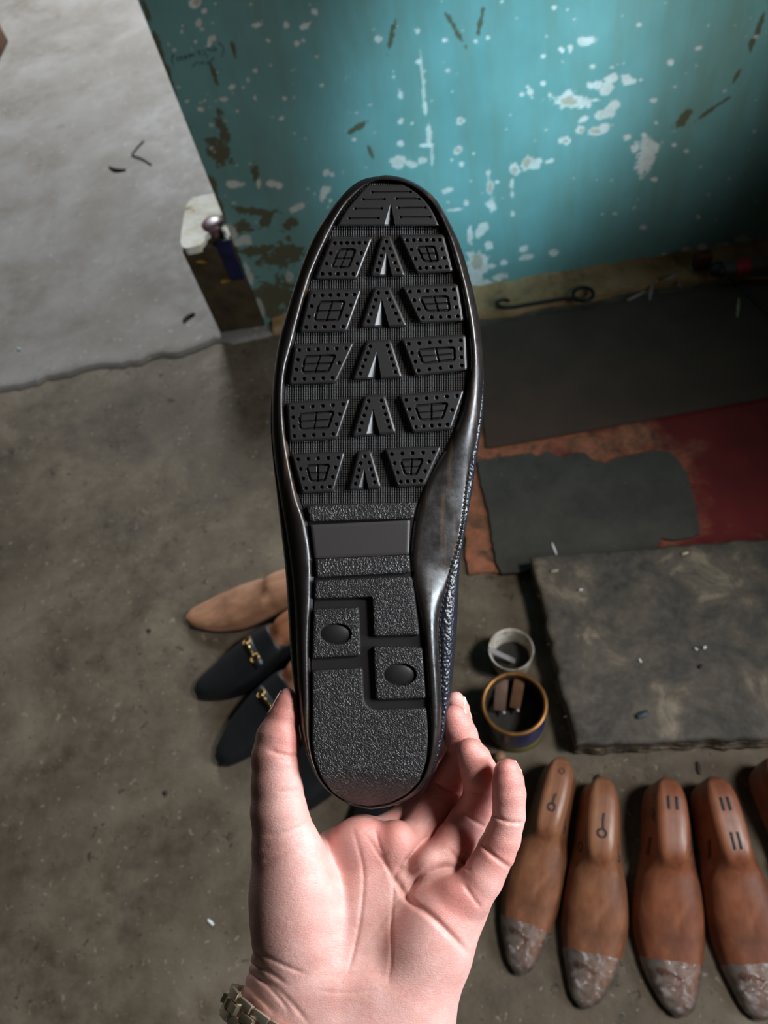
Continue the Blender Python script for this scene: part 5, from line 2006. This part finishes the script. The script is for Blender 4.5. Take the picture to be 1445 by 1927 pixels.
def nail(dip, tip, dorsal, r0, r1, t0, t1, span, lift=0.8):
    """curved nail plate lying on the back of a fingertip"""
    dip, tip = np.array(dip, float), np.array(tip, float)
    ax = tip - dip
    L = np.linalg.norm(ax)
    ax /= L
    d = np.array(dorsal, float)
    d -= (d @ ax) * ax
    d /= np.linalg.norm(d)
    s_ = np.cross(ax, d)
    nu_, nv_ = 15, 13
    V, mi_ = [], []
    for j in range(nv_):
        v = j / (nv_ - 1)
        t = t0 + (t1 - t0) * v
        rr = (r0 + (r1 - r0) * min(1, max(0, t))) + lift
        w = math.radians(span) * min(1.0, math.sqrt(0.2 + 3.0 * v)) * math.sqrt(max(0.12, 1.0 - (max(0, v - .7) / .34) ** 2))
        for i in range(nu_):
            a = (i / (nu_ - 1) * 2 - 1) * w
            drop = max(0, (t - 0.95)) * 26.0
            V.append(dip + ax * L * t + (d * math.cos(a) + s_ * math.sin(a) * 1.02) * (rr - drop))
    F = grid_faces(nv_, nu_)
    mi_ = [(1 if f[0] // nu_ == nv_ - 2 else 0) for f in F]
    o = mesh('fingernail', hand_pt(np.array(V)), F, [M_nail, M_tip], hand, mi=mi_)
    md = o.modifiers.new('thick', 'SOLIDIFY')
    md.thickness = 0.0006
    md.offset = 0
    return o


nail((876, 1412, -124), (854, 1348, -70), (0.90, -0.20, -0.30), 32.5, 24.5, 0.45, 1.08, 46)
nail((907, 1480, -88), (884, 1412, -42), (0.90, -0.20, -0.25), 35, 26.5, 0.45, 1.06, 46)
nail((958, 1505, -14), (954, 1450, -2), (0.72, -0.10, -0.72), 31.5, 25.5, 0.45, 1.30, 50)
nail((868, 1375, -210), (857, 1316, -160), (0.95, 0.0, 0.20), 25.5, 17.5, 0.35, 1.02, 40)
nail((523, 1388, -42), (541, 1306, -42), (-0.86, -0.15, -0.50), 40, 14.5, 0.35, 1.04, 50)

# ================================================================== WRISTWATCH
M_steel2 = NT('polished bracelet steel')
M_steel2.set(Base_Color=(0.80, 0.72, 0.58), Metallic=0.8, Roughness=0.28)
M_steel2.bump(M_steel2.noise(300, 2), 0.05, 0.0003)
M_steel2 = M_steel2.m
M_brush = plain('brushed bracelet steel', (0.66, 0.57, 0.43), 0.34, 0.8)
watch = thing('wristwatch', 'steel link bracelet of a watch round the wrist at the bottom edge', 'watch', tuple(hand_pt((600, 2000, -100))))
NLK = 30
cen_ = np.array([652.0, 1986.0, -122.0])
# oval path round the forearm, tilted so that its thumb side lies nearer the hand
th = np.linspace(0, 2 * math.pi, 721)
rx_, rz_ = 222.0, 113.0
pth = np.stack([cen_[0] - rx_ * np.sign(np.cos(th)) * np.abs(np.cos(th)) ** 0.72, cen_[1] - 103 * np.cos(th) + 25 * np.sin(th), cen_[2] + rz_ * np.sign(np.sin(th)) * np.abs(np.sin(th)) ** 0.72], 1)
pth = pth[:-1]
lk = resample(pth, NLK, True)
armax = np.array([0.10, 1.0, 0.06])
armax /= np.linalg.norm(armax)
for i in range(NLK):
    c = lk[i]
    t = lk[(i + 1) % NLK] - lk[i - 1]
    seg = np.linalg.norm(t) / 2
    t /= np.linalg.norm(t)
    out = c - cen_
    out -= (out @ t) * t
    out /= np.linalg.norm(out)
    wv = np.cross(t, out)
    if wv[1] < 0:
        wv = -wv
    A3 = np.array([t, wv, out])
    parts = []
    for (o_, w_, L_, hgt) in ((-21, 19, 0.93, 11), (21, 19, 0.93, 11)):
        b_, f_ = box(c + wv * o_, (seg * L_, w_, hgt), 3.0, A3)
        parts.append((b_, f_, 0))
    b_, f_ = box(c + wv * 0 + t * seg * 0.5, (seg * 0.9, 20, 12.5), 3.5, A3)
    parts.append((b_, f_, 1))
    Vl, Fl, ml = merge(parts)
    o = mesh('bracelet_link', hand_pt(Vl), Fl, [M_steel2, M_brush], watch, mi=ml)
    recalc(o)
    add_auto(o, 35)
# case on the back of the wrist
c0_ = np.array([cen_[0], cen_[1] - 40, cen_[2] - rz_ - 6])
Vc, Fc = lathe([(0, -20), (58, -20), (66, -14), (66, 2), (58, 8), (0, 8)], (0, 0, 0), 40)
Vc = Vc @ np.array([[1, 0, 0], [0, 1, 0], [0, 0, 1.0]]) + c0_
o = mesh('watch_case', hand_pt(Vc), Fc, M_steel2, watch, auto=40)
recalc(o)
